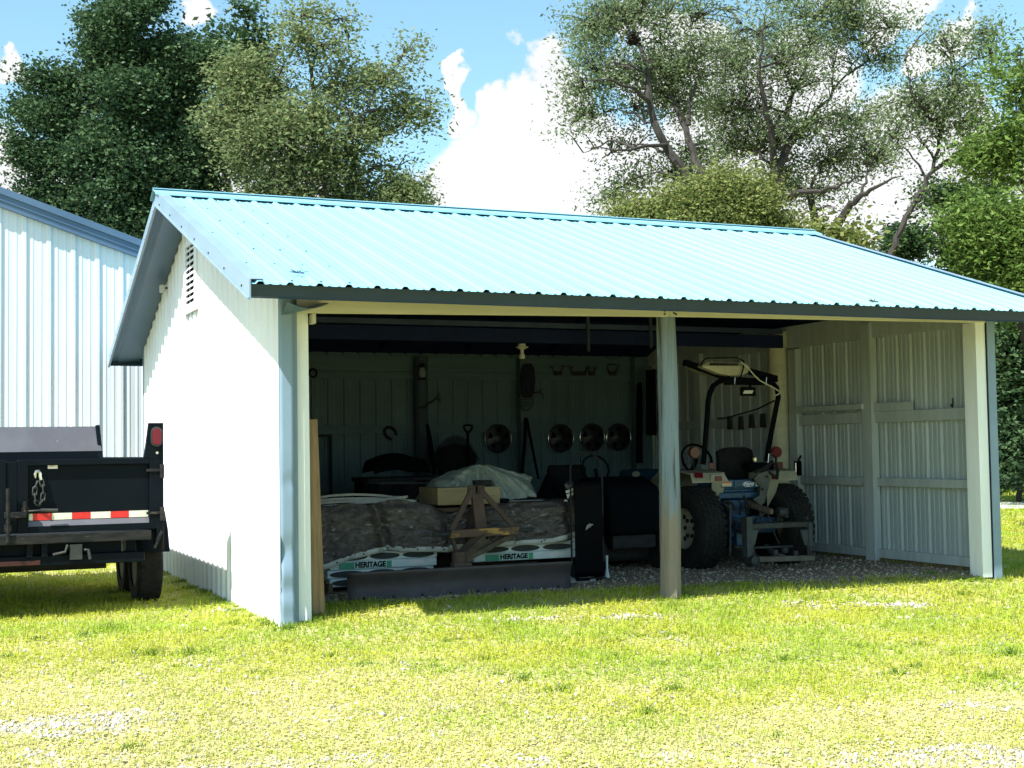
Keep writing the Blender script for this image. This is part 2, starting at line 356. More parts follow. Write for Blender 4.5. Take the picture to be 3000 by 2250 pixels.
# rafter tails reaching under the eave
for x in (1.62, 4.02, 5.62, 7.42):
    m = MB(); y0, y1 = YF+.05, -.03
    m.prism([(x, y0, roofz(y0)-.06), (x, y0, roofz(y0)-.10), (x, y1, roofz(y1)-.24), (x, y1, roofz(y1)-.06)], V(.04, 0, 0)); m.build('rafter_tail', 'brown_wood', shed, bevel=.003)
bx('tie_beam', (.05, 3.4, 2.62), (7.3, 3.45, 2.78), 'dark_steel' if False else K['dark_ceiling'], shed)
bx('tie_beam', (.05, 3.40, 2.80), (7.3, 3.455, 2.86), mat('faint_board', (.04, .06, .12), (.03, .042, .09), 3, .7), shed)
for px, y0, y1 in ((1722, 962, 1030), (1905, 918, 1020)):
    a = P(px, y0, 'y', 3.2); b = P(px+2, y1, 'y', 3.2); MB().beam(a+V(0, 0, .3), b, .03, .03).build('hanger_rod', mat('faint_rod', (.035, .045, .06), None, rough=.8), shed)
# gable wall (toward the trailer) with 9 inch ribs
def gable(x, nx, name, m_, inner=None):
    pts = ribprofile(0.0, D, .115)
    k = next(i for i, p in enumerate(pts) if p[0] > YR); pts.insert(k, (YR, 0))
    mb = ribsheet(MB(), pts, lambda u: (x, u, -.03), lambda u: (x, u, roofz(u)-.02), (nx, 0, 0))
    return mb.build(name, m_, shed)
gw = gable(-.002, -1, 'wall', 'white_metal')
sc_ = MB()
for z in (.12, .95, 1.7, 2.5):
    for k in range(30):
        y = .16+k*.2286
        if y < D: sc_.box((-.012, y-.006, z-.006), (-.002, y+.006, z+.006))
sc_.build('screw_rows', 'mid_steel', gw)['kind'] = 'stuff'
m = MB().box((.0, .02, .0), (.004, D-.02, 2.64)); m.build('wall_lining', 'inner_metal_shade', shed)
m = MB(); m.prism([(.004, YF+.8, 2.7), (.004, D-.05, 2.7), (.004, YR, ZR-.1)], V(.003, 0, 0)); m.build('gable_shade_sheet', 'dark_ceiling', shed)  # added dark sheet, standing in for shade high inside the gable
# the opposite gable, seen from inside
rg = gable(W+.002, 1, 'wall', 'inner_metal_shade')
m = MB(); m.prism([(W-.03, .1, 2.86), (W-.03, D-.05, 2.86), (W-.03, YR, ZR-.12)], V(.006, 0, 0)); m.build('gable_shade_sheet', 'dark_ceiling', shed)  # dark sheet added over the white gable, painted shade above the plate
# back wall
bw = ribsheet(MB(), ribprofile(0, W, .12), lambda u: (u, D+.002, -.03), lambda u: (u, D+.002, roofz(D)-.02), (0, 1, 0)).build('wall', mat('back_metal_shade', (.095, .165, .19), (.078, .138, .158), 1.5, .55, 0, .04), shed)  # same white sheet, colour darkened and blued for deep indoor shade
K['back_wood_shade'] = mat('back_wood_shade', (.10, .165, .185), (.083, .138, .155), 2, .7, 0, .15, (.5, 6, 6))  # back framing, darkened in colour to match the painted shade of the wall
bx('wall_plate', (.02, D-.05, 2.50), (W-.02, D-.012, 2.72), 'back_wood_shade', shed)
bx('girt', (.02, D-.042, 2.39), (W-.02, D-.010, 2.497), 'back_wood_shade', shed)
for z in (1.64, .82, .10): bx('girt', (.02, D-.05, z), (W-.02, D-.008, z+.105), 'back_wood_shade', shed)
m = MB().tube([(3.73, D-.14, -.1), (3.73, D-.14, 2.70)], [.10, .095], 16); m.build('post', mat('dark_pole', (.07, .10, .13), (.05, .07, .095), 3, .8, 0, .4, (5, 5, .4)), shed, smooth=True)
bx('post', (5.22, D-.2, -.1), (5.36, D-.06, 2.7), 'back_wood_shade', shed)
bx('post', (7.1, D-.2, -.1), (7.24, D-.06, 2.74), 'back_wood_shade', shed)
# inner left: girts
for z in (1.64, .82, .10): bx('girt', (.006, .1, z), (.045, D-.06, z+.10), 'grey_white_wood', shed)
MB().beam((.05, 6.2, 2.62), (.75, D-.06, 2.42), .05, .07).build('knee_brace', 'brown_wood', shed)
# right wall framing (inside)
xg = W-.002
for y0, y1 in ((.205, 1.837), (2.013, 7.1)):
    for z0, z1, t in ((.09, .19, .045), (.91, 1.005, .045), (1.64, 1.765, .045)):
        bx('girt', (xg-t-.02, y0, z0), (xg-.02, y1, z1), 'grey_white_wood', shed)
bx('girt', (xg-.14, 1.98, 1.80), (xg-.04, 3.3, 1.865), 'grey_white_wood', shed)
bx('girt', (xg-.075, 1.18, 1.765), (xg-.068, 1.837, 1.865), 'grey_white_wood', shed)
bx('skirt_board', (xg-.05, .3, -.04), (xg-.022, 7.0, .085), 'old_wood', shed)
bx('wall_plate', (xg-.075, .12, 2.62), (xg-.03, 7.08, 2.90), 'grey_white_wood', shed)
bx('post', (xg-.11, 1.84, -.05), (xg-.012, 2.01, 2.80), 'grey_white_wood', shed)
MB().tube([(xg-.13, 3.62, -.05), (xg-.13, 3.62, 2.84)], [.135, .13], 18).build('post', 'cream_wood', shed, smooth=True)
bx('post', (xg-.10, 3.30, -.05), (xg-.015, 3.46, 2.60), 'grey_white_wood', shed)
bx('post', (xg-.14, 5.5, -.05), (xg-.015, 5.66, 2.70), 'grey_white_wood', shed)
# front: header, corners, pole
bw2 = MB()
for (xa, za), (xb, zb) in (((.15, 2.532), (3.64, 2.592)), ((3.644, 2.594), (7.41, 2.626))):
    bw2 = MB().add([(xa, 0.0, za), (xb, 0.0, zb), (xb, .045, zb), (xa, .045, za), (xa, 0.0, za+.24), (xb, 0.0, zb+.22), (xb, .045, zb+.22), (xa, .045, za+.24)],
        [(3, 2, 1, 0), (4, 5, 6, 7), (0, 1, 5, 4), (1, 2, 6, 5), (2, 3, 7, 6), (3, 0, 4, 7)]); bw2.build('header', 'cream_wood', shed, bevel=.004)
for dx, dz in ((-.05, .05), (-.05, .02), (.03, .06), (.05, .03), (.08, .055), (.07, .02)): MB().box((3.64+dx-.008, -.006, 2.595+dz-.008), (3.64+dx+.008, .002, 2.595+dz+.008)).build('bolt', 'dark_steel', shed)
def bent(u, v):                                 # dented corner flange
    z = -.06+v*(2.84); x = .0+u*.118
    dent = .03*math.exp(-((z-.62)/.09)**2)+.022*math.exp(-((z-1.17)/.05)**2)*(u)
    dent += .02*math.exp(-((z-.3)/.22)**2)*math.sin(z*26)*.5
    return (x+.012*math.exp(-((z-.5)/.2)**2)*(.5-u), -.014+dent*(1-.4*u), z)
cl = MB().grid(bent, 4, 70); cl.build('corner_trim', 'blue_trim', shed, smooth=True, solid=.004)
bx('corner_trim', (-.004, -.010, -.03), (.002, .004, 2.75), 'blue_trim', shed, bevel=0)
bx('corner_return', (.119, .030, -.04), (.158, .036, 2.70), 'blue_trim', shed, bevel=0)
MB().add([(.159, .092, .03), (.279, .092, .03), (.279, .118, .03), (.159, .118, .03), (.150, .092, 2.62), (.268, .092, 2.62), (.268, .118, 2.62), (.15, .118, 2.62)],
    [(3, 2, 1, 0), (4, 5, 6, 7), (0, 1, 5, 4), (1, 2, 6, 5), (2, 3, 7, 6), (3, 0, 4, 7)]).build('corner_board', 'white_wood', shed, bevel=.003)
bx('post', (.02, .12, -.05), (.24, .26, 2.7), 'grey_white_wood', shed)
MB().add([(.28, .0, 2.45), (.31, .0, 2.45), (.31, .1, 2.45), (.28, .1, 2.45), (.28, 0, 2.53), (.31, 0, 2.53), (.31, .1, 2.53), (.28, .1, 2.53)], [(3, 2, 1, 0), (4, 5, 6, 7), (0, 1, 5, 4), (1, 2, 6, 5), (2, 3, 7, 6), (3, 0, 4, 7)]).build('cleat', 'cream_wood', shed)
g = MB().grid(lambda u, v: (.02+u*.34, -.2+v*.24, 2.60-.05*math.sin(u*3+v*2)-.05*v), 6, 5); g.build('bent_flashing', 'navy_trim', shed, solid=.004)
bx('corner_board', (7.272, .012, .015), (7.398, .20, 2.63), 'white_wood', shed)
bx('corner_trim', (7.405, -.012, -.05), (7.505, -.004, 2.84), 'blue_trim', shed, bevel=0)
bx('corner_trim', (7.486, -.003, -.05), (7.512, .10, 2.84), 'blue_trim', shed, bevel=0)
bx('corner_trim', (-.026, D-.08, -.05), (-.003, D+.03, 2.78), 'blue_trim', shed, bevel=0)
pm = MB()
n_ = 20; zs = np.linspace(-.1, 2.60, 40); base = 0
for i, z in enumerate(zs):
    for j in range(n_):
        t = 2*PI*j/n_; r = .098-.012*(z/2.6)+.005*math.sin(3*t+z*2)+.004*math.sin(7*t-z*3)+.006*(float(vnoise(t*2, z*1.5, 1.7, 2))-.5)
        if z > 2.0: r *= 1
        pm.v.append(V(3.655+r*math.cos(t)+.008*math.sin(z*1.1), .10+r*math.sin(t), z))
for i in range(39):
    for j in range(n_): pm.f.append((i*n_+j, i*n_+(j+1) % n_, (i+1)*n_+(j+1) % n_, (i+1)*n_+j))
pm.f.append(tuple(39*n_+j for j in range(n_)))
pm.build('pole', 'pole', shed, smooth=True, origin=(3.655, .1, 0))
# louvred gable vent
vt = MB(); vy0, vy1, vz0, vz1 = YR-.60, YR-.02, 3.02, 3.86
a = P(545, 716, 'x', -.03); b = P(579, 900, 'x', -.03)
vy0, vy1 = min(a.y, b.y)-.0, max(a.y, b.y)+.06; vz0, vz1 = b.z-.02, a.z
for lo_, hi_ in (((vy0, vz0), (vy1, vz0+.07)), ((vy0, vz1-.05), (vy1, vz1)), ((vy0, vz0+.07), (vy0+.10, vz1-.05)), ((vy1-.10, vz0+.07), (vy1, vz1-.05))):
    vt.box((-.05, lo_[0], lo_[1]), (-.021, hi_[0], hi_[1]))
vent = vt.build('gable_vent', 'white_metal', shed, bevel=.003)
lv = MB(); n_ = 10; hh = (vz1-vz0-.12)/n_
for k in range(n_):
    z = vz0+.07+k*hh; lv.add([(-.046, vy0+.1, z+.002), (-.046, vy1-.1, z+.002), (-.024, vy1-.1, z+hh*.62), (-.024, vy0+.1, z+hh*.62)], [(0, 1, 2, 3)])
lv.build('louvres', 'white_metal', vent, solid=.006)
bx('vent_screen', (-.022, vy0+.05, vz0+.04), (-.0205, vy1-.05, vz1-.03), 'ink', vent, bevel=0)
p = P(483, 845, 'x', -.05)
lm = thing('floodlight', 'small white floodlight under the gable overhang beside the vent', 'light fixture', p+V(0, 0, 0))
MB().box(p+V(-.06, -.05, -.05), p+V(.0, .05, .04)).build('lamp_head', 'porcelain', lm, bevel=.012)
MB().tube([p+V(.0, 0, 0), p+V(.03, 0, .01)], .012).build('bracket', 'mid_steel', lm)
# ================================================================ neighbouring metal building
BY = 7.75
a, b = P(0, 586, 'y', BY), P(408, 738, 'y', BY); sl2 = (b.z-a.z)/(b.x-a.x); print('bldg slope', sl2, a, b)
def nz(x):
    xr = -5.2; zr = a.z+(xr-a.x)*sl2
    return a.z+(x-a.x)*sl2 if x > xr else zr+(x-xr)*-sl2
nb = thing('metal_building', 'tall white ribbed metal building with navy roof edge, behind the trailer at left', 'building', (-5.2, BY+4, 0))
pts = ribprofile(-11.6, 1.2, .1, .3048); k = next(i for i, p in enumerate(pts) if p[0] > -5.2); pts.insert(k, (-5.2, 0))
ribsheet(MB(), pts, lambda u: (u, BY, -.1), lambda u: (u, BY, nz(u)), (0, -1, 0)).build('wall', 'pale_blue_metal', nb)
ribsheet(MB(), ribprofile(BY, BY+9, BY, .3048), lambda u: (1.2, u, -.1), lambda u: (1.2, u, nz(1.2)), (1, 0, 0)).build('wall', 'pale_blue_metal', nb)
ribsheet(MB(), ribprofile(BY, BY+9, BY, .3048), lambda u: (-11.6, u, -.1), lambda u: (-11.6, u, nz(-11.6)), (-1, 0, 0)).build('wall', 'pale_blue_metal', nb)
rr = MB()
ribsheet(rr, ribprofile(BY-.12, BY+9.1, BY, .3048), lambda u: (1.5, u, nz(1.5)+.14), lambda u: (-5.2, u, nz(-5.2)+.14), (0, 0, 1))
ribsheet(rr, ribprofile(BY-.12, BY+9.1, BY, .3048), lambda u: (-5.2, u, nz(-5.2)+.14), lambda u: (-11.9, u, nz(-11.9)+.14), (0, 0, 1))
rr.build('roof', 'navy_trim', nb)
for x0, x1 in ((-5.2, 1.5), (-11.9, -5.2)):
    m = MB()
    m.prism([(x0, BY-.10, nz(x0)-.10), (x1, BY-.10, nz(x1)-.10), (x1, BY-.10, nz(x1)+.10), (x0, BY-.10, nz(x0)+.10)], V(0, .075, 0))
    m.prism([(x0, BY-.13, nz(x0)+.06), (x1, BY-.13, nz(x1)+.06), (x1, BY-.13, nz(x1)+.15), (x0, BY-.13, nz(x0)+.15)], V(0, .025, 0))
    m.prism([(x0, BY-.115, nz(x0)-.02), (x1, BY-.115, nz(x1)-.02), (x1, BY-.115, nz(x1)-.005), (x0, BY-.115, nz(x0)-.005)], V(0, .014, 0))
    m.build('rake_trim', 'navy_trim', nb)
bx('base_trim', (-11.6, BY-.03, -.1), (1.2, BY-.023, .12), 'navy_trim', nb, bevel=0)
# ================================================================ dump trailer
YT = 1.55
def T(x, y, dy=0): return P(x/2.765, 1200+y/2.765, 'y', YT+dy)
XC = -1.93; XO = T(1325, 600).x; HW = XO-XC
tr = thing('dump_trailer', 'black dump trailer with barn doors and red and white reflective tape, at the left edge', 'trailer', (XC, YT+2.4, 0))
zt = T(1200, 395).z; zb = T(1000, 1000).z; ztop = T(1320, 107).z
fl = zb; YL = P(284, 1322, 'x', -.80).y; print('trailer', XO, zt, zb, ztop, YL); YL = max(4.8, min(YL, 6.2))
xl, xr = XC-HW+.06, XC+HW-.06
bd = MB(); bd.box((xl, YT+.06, fl-.05), (xr, YL, fl))
for x in (xl, xr-.04):
    bd.box((x, YT+.06, fl), (x+.04, YL, zt+.005)); bd.box((x-.015, YT+.06, zt-.075), (x+.055, YL, zt+.012))
    for k in range(6): yy = YT+.3+k*(YL-YT-.4)/5; bd.box((x-.03 if x < XC else x+.04, yy, fl), (x if x < XC else x+.07, yy+.06, zt-.08))
bd.build('dump_bed', 'black_paint', tr, bevel=.004)
pt, pb_ = P(280, 1249, 'y', YL), P(300, 1321, 'y', YL)
bh = MB().add([(xl+.02, YL-.02, fl), (xr-.02, YL-.02, fl), (xr-.02, YL+.02, pb_.z), (xl+.02, YL+.02, pb_.z)], [(0, 1, 2, 3)])
bh.build('bulkhead', 'black_paint', tr, solid=.012)
MB().add([(xl+.02, YL+.02, pb_.z), (xr-.02, YL+.02, pb_.z), (xr-.06, YL+.10, pt.z), (xl+.06, YL+.10, pt.z)], [(0, 1, 2, 3)]).build('bulkhead_shield', 'grey_panel', tr, solid=.012)
MB().beam((xr-.03, YL+.03, pb_.z-.1), (xr-.06, YL+.12, pt.z+.01), .05, .07, up=(0, 1, 0)).build('bulkhead_post', 'black_paint', tr, bevel=.003)
def quadbox(mb, p0, p1, y0, y1): mb.box((min(p0.x, p1.x), y0, min(p0.z, p1.z)), (max(p0.x, p1.x), y1, max(p0.z, p1.z)))
for side in (1, -1):
    def X(x): return XC+side*(x-XC)
    gt = MB(); gap0 = T(52, 600).x; gx0, gx1 = T(143, 600).x, T(1292, 600).x; g0, g1 = T(700, 985).z, T(700, 400).z
    L = lambda xa, xb, za, zc, ya, yb, mbx: mbx.box((min(X(xa), X(xb)), ya, za), (max(X(xa), X(xb)), yb, zc))
    L(gx0, gx0+.085, g0, g1, YT, YT+.055, gt); L(gx1-.085, gx1, g0, g1, YT, YT+.055, gt)
    L(gx0+.085, gx1-.085, g1-.05, g1, YT, YT+.055, gt); L(gx0+.085, gx1-.085, g0, g0+.055, YT, YT+.055, gt)
    L(gx0+.085, gx1-.085, g0+.055, g1-.05, YT+.04, YT+.05, gt)
    if side == 1: gt.box((gap0, YT+.012, g0), (gx0, YT+.05, g1-.015))
    gate = gt.build('gate', 'black_paint', tr, bevel=.004)
    zs0, zs1 = T(700, 955).z, T(700, 890).z                      # sloped ledge catching the light
    lg = MB(); xa, xb = sorted((X(gx0+.088), X(gx1-.088)))
    lg.add([(xa, YT+.038, zs1), (xb, YT+.038, zs1), (xb, YT+.004, zs0), (xa, YT+.004, zs0), (xa, YT+.004, g0+.05), (xb, YT+.004, g0+.05)], [(3, 2, 1, 0), (4, 5, 2, 3)])
    lg.build('sloped_ledge', 'grey_panel', gate)
    t0, t1 = T(700, 885).z, T(700, 832).z
    edges = [236, 267, 424, 586, 740, 900, 1050, 1205]
    for i in range(7):
        xa, xb = sorted((X(T(edges[i], 850).x), X(T(edges[i+1], 850).x)))
        MB().box((xa, YT+.0365, t0), (xb, YT+.0395, t1)).build('reflective_tape', 'tape_red' if i % 2 else 'tape_white', gate)
    if side == 1:
        q0, q1 = T(390, 480), T(470, 430); st = MB().box((q0.x, YT+.036, q0.z), (q1.x, YT+.0395, q1.z)).build('warning_sticker', 'sticker', gate)
        pm_ = MB()
        for k, fr in ((0, .88), (1, .5), (2, .3)): zz = q0.z+(q1.z-q0.z)*(.82-k*.22); pm_.box((q0.x+.012, YT+.0345, zz), (q0.x+.012+(q1.x-q0.x-.02)*(.6+.3*fr), YT+.0358, zz+.005))
        pm_.build('sticker_print', 'print_grey', st)
        h0, h1 = T(225, 822), T(465, 815)
        lh = MB().tube([V(h0.x, YT-.03, h0.z), V(h0.x+.10, YT-.035, h0.z+.004)], .008); lh.tube([V(h0.x+.10, YT-.035, h0.z+.004), V(h1.x, YT-.03, h1.z)], .016); lh.build('latch_handle', 'mid_steel', gate, smooth=True)
        h2 = T(205, 840); h3 = T(200, 745)
        m = MB().tube([V(h2.x, YT-.025, h2.z), V(h3.x, YT-.03, h3.z)], .018).box(V(h2.x-.03, YT-.03, h2.z-.01), V(h2.x+.03, YT, h2.z+.05)); m.build('latch_pin', 'scuffed_black', gate, smooth=True)
        c0, c1 = T(62, 640), T(62, 1080); m = MB().tube([V(c0.x, YT-.04, c0.z), V(c1.x, YT-.04, c1.z)], .018); m.box((c0.x-.028, YT-.05, T(62, 960).z-.03), (c0.x+.028, YT, T(62, 960).z+.03)); m.box((c0.x-.028, YT-.05, T(62, 850).z-.03), (c0.x+.15, YT-.01, T(62, 850).z+.02)); m.build('lock_bar', 'scuffed_black', gate, bevel=.003)
    for zc in (T(1290, 490).z, T(1290, 835).z):
        m = MB(); L(XO-.15, XO+.0, zc-.012, zc+.012, YT-.012, YT, m); m.tube([V(X(XO-.015), YT-.014, zc-.07), V(X(XO-.015), YT-.014, zc+.05)], .02); m.build('hinge', 'scuffed_black', gate, bevel=.002)
    # corner post with tail light
    cp = MB(); pw0 = T(1205, 200).x
    poly = [(X(pw0), YT-.002, ztop), (X(XO), YT-.002, ztop), (X(XO), YT-.002, g0-.1), (X(XO-.06), YT-.002, g0-.1), (X(XO-.06), YT-.002, zt), (X(pw0-.045), YT-.002, zt), (X(pw0-.03), YT-.002, zt+.08)]
    if side == 1: poly = poly[::-1]
    cp.prism(poly, V(0, .055, 0)); post = cp.build('corner_post', 'black_paint', tr, bevel=.004)
    lc, = (T(1268, 220),); hh = (T(1268, 135).z-T(1268, 305).z)/2-.035; rw = .052
    def oval(r, h, n=16):
        pts = [(X(lc.x)+r*math.cos(a_), lc.z+h+r*math.sin(a_)) for a_ in np.linspace(0, PI, n)]+[(X(lc.x)+r*math.cos(a_), lc.z-h+r*math.sin(a_)) for a_ in np.linspace(PI, 2*PI, n)]
        return pts
    h_ = hh-rw+.03
    tl = MB().prism([(x, YT-.004, z) for x, z in oval(rw, h_)], V(0, -.012, 0)).build('tail_light', 'mid_steel', post, bevel=.003)
    MB().prism([(x, YT-.0165, z) for x, z in oval(rw*.72, h_)], V(0, -.012, 0)).build('lens', 'red_lens', tl, bevel=.005)
    bo = MB(); q = T(1270, 350); bo.lathe([(.012, 0), (.012, .02)], (X(q.x), YT-.022, q.z), 'y', 8); bo.build('bolt', 'chrome', post)
    # gusset and mud flap beside the tyre
    m = MB(); q = T(1300, 1040); m.box((min(X(XO-.012), X(XO+.006)), YT+.02, T(1300, 1140).z), (max(X(XO-.012), X(XO+.006)), YT+.5, g0+.02)); m.beam((X(XO-.02), YT-.01, g0-.02), (X(XO-.08), YT-.01, g0-.17), .02, .06, up=(0, 1, 0)); m.build('gusset', 'scuffed_black', tr, bevel=.003)
# rear sill, lower frame
z0, z1 = T(600, 1095).z, T(600, 1010).z
bx('rear_sill', (XC-HW+.10, YT-.03, z0+.02), (XC+HW-.11, YT+.07, z1+.01), 'scuffed_black', tr)
z2, z3 = T(700, 1255).z, T(700, 1170).z
bx('bumper_beam', (XC-HW+.28, YT+.02, z2), (T(1175, 1200).x, YT+.16, z3), 'black_paint', tr, bevel=.008)
m = MB()
for x in (XC-.30, XC-.18, XC+.12, XC+.24): m.box((x, YT+.0, z3-.01), (x+.05, YT+.08, z0+.03))
m.box((XC-HW+.35, YT+.1, z3), (XC+HW-.35, YT+.14, z0+.03)); m.box((T(1030, 1100).x, YT+.1, z3), (T(1115, 1100).x, YT+.2, z0+.02))
for x in (XC-.5, XC+.42): m.box((x, YT+.1, z2+.02), (x+.08, YL-.2, z3+.04))
m.build('underframe', 'black_paint', tr, bevel=.004)
h = T(545, 1150); m = MB().tube([h+V(-.12, -.03, -.02), h+V(-.02, -.035, .0), h+V(.0, -.03, .06)], .012); m.tube([h+V(.14, -.03, .01), h+V(.17, -.04, .01), h+V(.185, -.04, -.07)], .014); m.box(h+V(.02, -.03, -.07), h+V(.12, .05, .06)); m.build('sill_latch', 'mid_steel', tr, smooth=True)
q = T(80, 1252); bx('marker_strip', (q.x-.6, YT+.012, q.z-.02), (T(328, 1252).x, YT+.019, q.z+.02), mat('dull_red', (.05, .010, .009), (.035, .009, .008), 9, .4), tr)
# wheels: tandem pairs
ty = 2.62; R_ = .385; txr = P(473, 1690, 'y', 2.45).x
def wheel(cx, cy, out, R=R_, w=.235, par=tr, z=R_-.02):
    w_ = thing('wheel', None, None, (0, 0, 0)) ; w_.parent = par; w_.location = Vector((cx, cy, z))-par.location
    prof = [(R*.58, -w/2+.01), (R*.70, -w/2), (R*.92, -w/2+.005), (R*.985, -w/2+.03), (R, -w*.2), (R, w*.2), (R*.985, w/2-.03), (R*.92, w/2-.005), (R*.70, w/2), (R*.58, w/2-.01)]
    ty_ = MB().lathe(prof, (cx, cy, z), 'x', 40, cap=False)
    for j in range(40):
        a_ = 2*PI*j/40
        for s in (-1, 1):
            c = V(cx+s*w*.22, cy+math.cos(a_+s*.06)*R, z+math.sin(a_+s*.06)*R); d = V(0, math.cos(a_), math.sin(a_)); t = V(0, -math.sin(a_), math.cos(a_))
            ty_.beam(c-V(w*.16, 0, 0), c+V(w*.16, 0, 0), .035, .012, up=d)
    ty_.build('tyre', 'rubber', w_, smooth=True)
    rm = MB().lathe([(R*.60, -w/2+.02), (R*.60, w/2-.02), (R*.5, w/2-.03), (R*.45, w*.1), (R*.2, w*.15), (.001, w*.15)], (cx, cy, z), 'x', 30)
    rm.build('rim', 'mid_steel', w_, smooth=True)
for s in (1, -1):
    for yy in (ty, ty+.9): wheel(XC+s*(txr-XC-.125), yy, s)
    m = MB(); x0, x1 = sorted((XC+s*(txr-XC-.28), XC+s*(txr-XC+.02)))
    pr_ = [(ty-.52, .50), (ty-.42, .70), (ty-.25, .86), (ty+1.15, .86), (ty+1.32, .70), (ty+1.42, .50)]
    for i in range(5): m.add([(x0, *pr_[i]), (x1, *pr_[i]), (x1, *pr_[i+1]), (x0, *pr_[i+1])], [(0, 1, 2, 3)])
    m.build('fender', 'black_paint', tr, solid=.008)
m = MB()
for yy in (ty, ty+.9): m.box((XC-.9, yy-.04, R_-.05), (XC+.9, yy+.04, R_+.03))
m.build('axle', 'dark_steel', tr)
m = MB().beam((XC-.45, YL-.1, .5), (XC, YL+1.5, .5), .08, .12).beam((XC+.45, YL-.1, .5), (XC, YL+1.5, .5), .08, .12); m.build('tongue', 'black_paint', tr)
# chain with grab hook hanging on the gate
hk = T(315, 480); ch = thing('hook_chain', 'short steel chain with bright grab hook hanging on the black trailer gate', 'chain', V(hk.x, YT-.02, T(315, 770).z))
yc = YT+.012
def cpt(x, y): p = T(x, y); return V(p.x, yc, p.z)
hook = MB().tube([cpt(288, 555), cpt(284, 525), cpt(296, 500), cpt(312, 498), cpt(326, 515), cpt(326, 545), cpt(334, 570)], [.006, .013, .015, .015, .015, .016, .012], 8); hook.build('hook', 'chrome', ch, smooth=True)
loop = [cpt(x, y) for x, y in ((334, 570), (346, 620), (352, 680), (345, 735), (318, 768), (288, 745), (280, 690), (286, 630), (300, 590))]
lk = MB()
for i in range(len(loop)-1):
    a_, b_ = loop[i], loop[i+1]; k = max(1, round((b_-a_).length/.045))
    for j in range(k):
        p, q = a_.lerp(b_, j/k), a_.lerp(b_, (j+1)/k); d = (q-p); e = d.normalized()*.012; up = V(0, 1, 0) if (i+j) % 2 else d.cross(V(0, 1, 0)).normalized(); sd = up*.016
        lk.tube([p-e, p+sd+e*.3, q+sd-e*.3, q+e, q-sd-e*.3, p-sd+e*.3, p-e], .007, 6)
lk.build('chain_links', 'mid_steel', ch, smooth=True)
# ================================================================ rear blade
def C4(x, y, Y): return P(900+x/2.514, 1330+y/2.514, 'y', Y)
YB_ = 1.05
bla = thing('grader_blade', 'rusty tractor grader blade with yellow crossbar in front of the shingle stacks', 'farm implement', (1.95, 1.25, GZ))
tl_, tr_ = C4(290, 875, YB_), C4(1945, 788, YB_)
def bfn(u, v):
    x = tl_.x+(tr_.x-tl_.x)*u+.035*(1-v)*(u*2-1)*-.3; z = .045+(tl_.z+(tr_.z-tl_.z)*u-.045)*v
    return (x+.02*(1-v), YB_+.055*math.sin(PI*min(1, v*1.05))*.9-.02*v-.01*math.sin(6*u), z)
bm = MB().grid(bfn, 24, 12).build('mouldboard', 'rust_plate', bla, smooth=True, solid=.014)
e = MB()
for k in range(8): p = V(*bfn(.06+k*.125, .12)); e.lathe([(.014, -.014), (.010, -.02)], p, 'y', 8)
e.build('edge_bolts', 'dark_steel', bm)
cb = MB(); ca, cbp = C4(1050, 590, 1.42), C4(1550, 562, 1.42)
YA = 1.42
top = C4(1243, 262, YA+.05)
m = MB().beam(ca, cbp, .075, .075); m.build('crossbar', 'worn_yellow', bla, bevel=.004)
pv = C4(1120, 790, 1.22); mid = C4(1300, 610, YA+.03)
for x0, y0, x1, y1, w_ in ((1060, 565, 1214, 262, .05), (1530, 545, 1274, 262, .05)):
    MB().beam(C4(x0, y0, YA+.02), C4(x1, y1, YA+.05), w_, .03, up=(0, 1, 0)).build('brace', 'rust', bla, bevel=.003)
ms = MB()
for x0, x1 in ((1216, 1218), (1272, 1270)): ms.beam(C4(x0, 330, YA+.06), C4(x1, 232, YA+.06), .03, .10, up=(1, 0, 0))
ms.beam(C4(1280, 575, YA+.05), C4(1248, 290, YA+.06), .115, .05, up=(0, 1, 0)); ms.build('mast', 'rust', bla, bevel=.003)
MB().beam(C4(1185, 690, YA+.3), C4(1230, 380, YA+.12), .07, .04, up=(0, 1, 0)).build('brace', 'rust', bla, bevel=.003)
m = MB(); MBB = C4(1300, 640, YA-.02)
m.beam(mid, pv, .12, .11); m.beam(C4(1500, 600, YA+.05), pv+V(.03, 0, 0), .05, .05); m.build('boom', 'boom_metal', bla, bevel=.004)
MB().beam(C4(1065, 610, YA+.02), pv+V(.0, .03, .02), .03, .04).build('brace', 'rust', bla, bevel=.003)
for a_, s in ((ca, -1), (cbp, 1)): MB().tube([a_+V(0, 0, .0), a_+V(s*.17, 0, 0)], .018).build('hitch_pin', 'mid_steel', bla, smooth=True)
m = MB().lathe([(.07, -.05), (.07, .09)], pv, 'z', 16); m.box(pv+V(-.09, -.10, -.06), pv+V(.09, .0, -.01)); m.build('pivot', 'rust', bla, bevel=.003)
bx('socket', C4(1268, 630, YA-.05)+V(0, 0, 0), C4(1335, 608, YA-.05)+V(0, .06, 0), 'ink', bla, bevel=0)
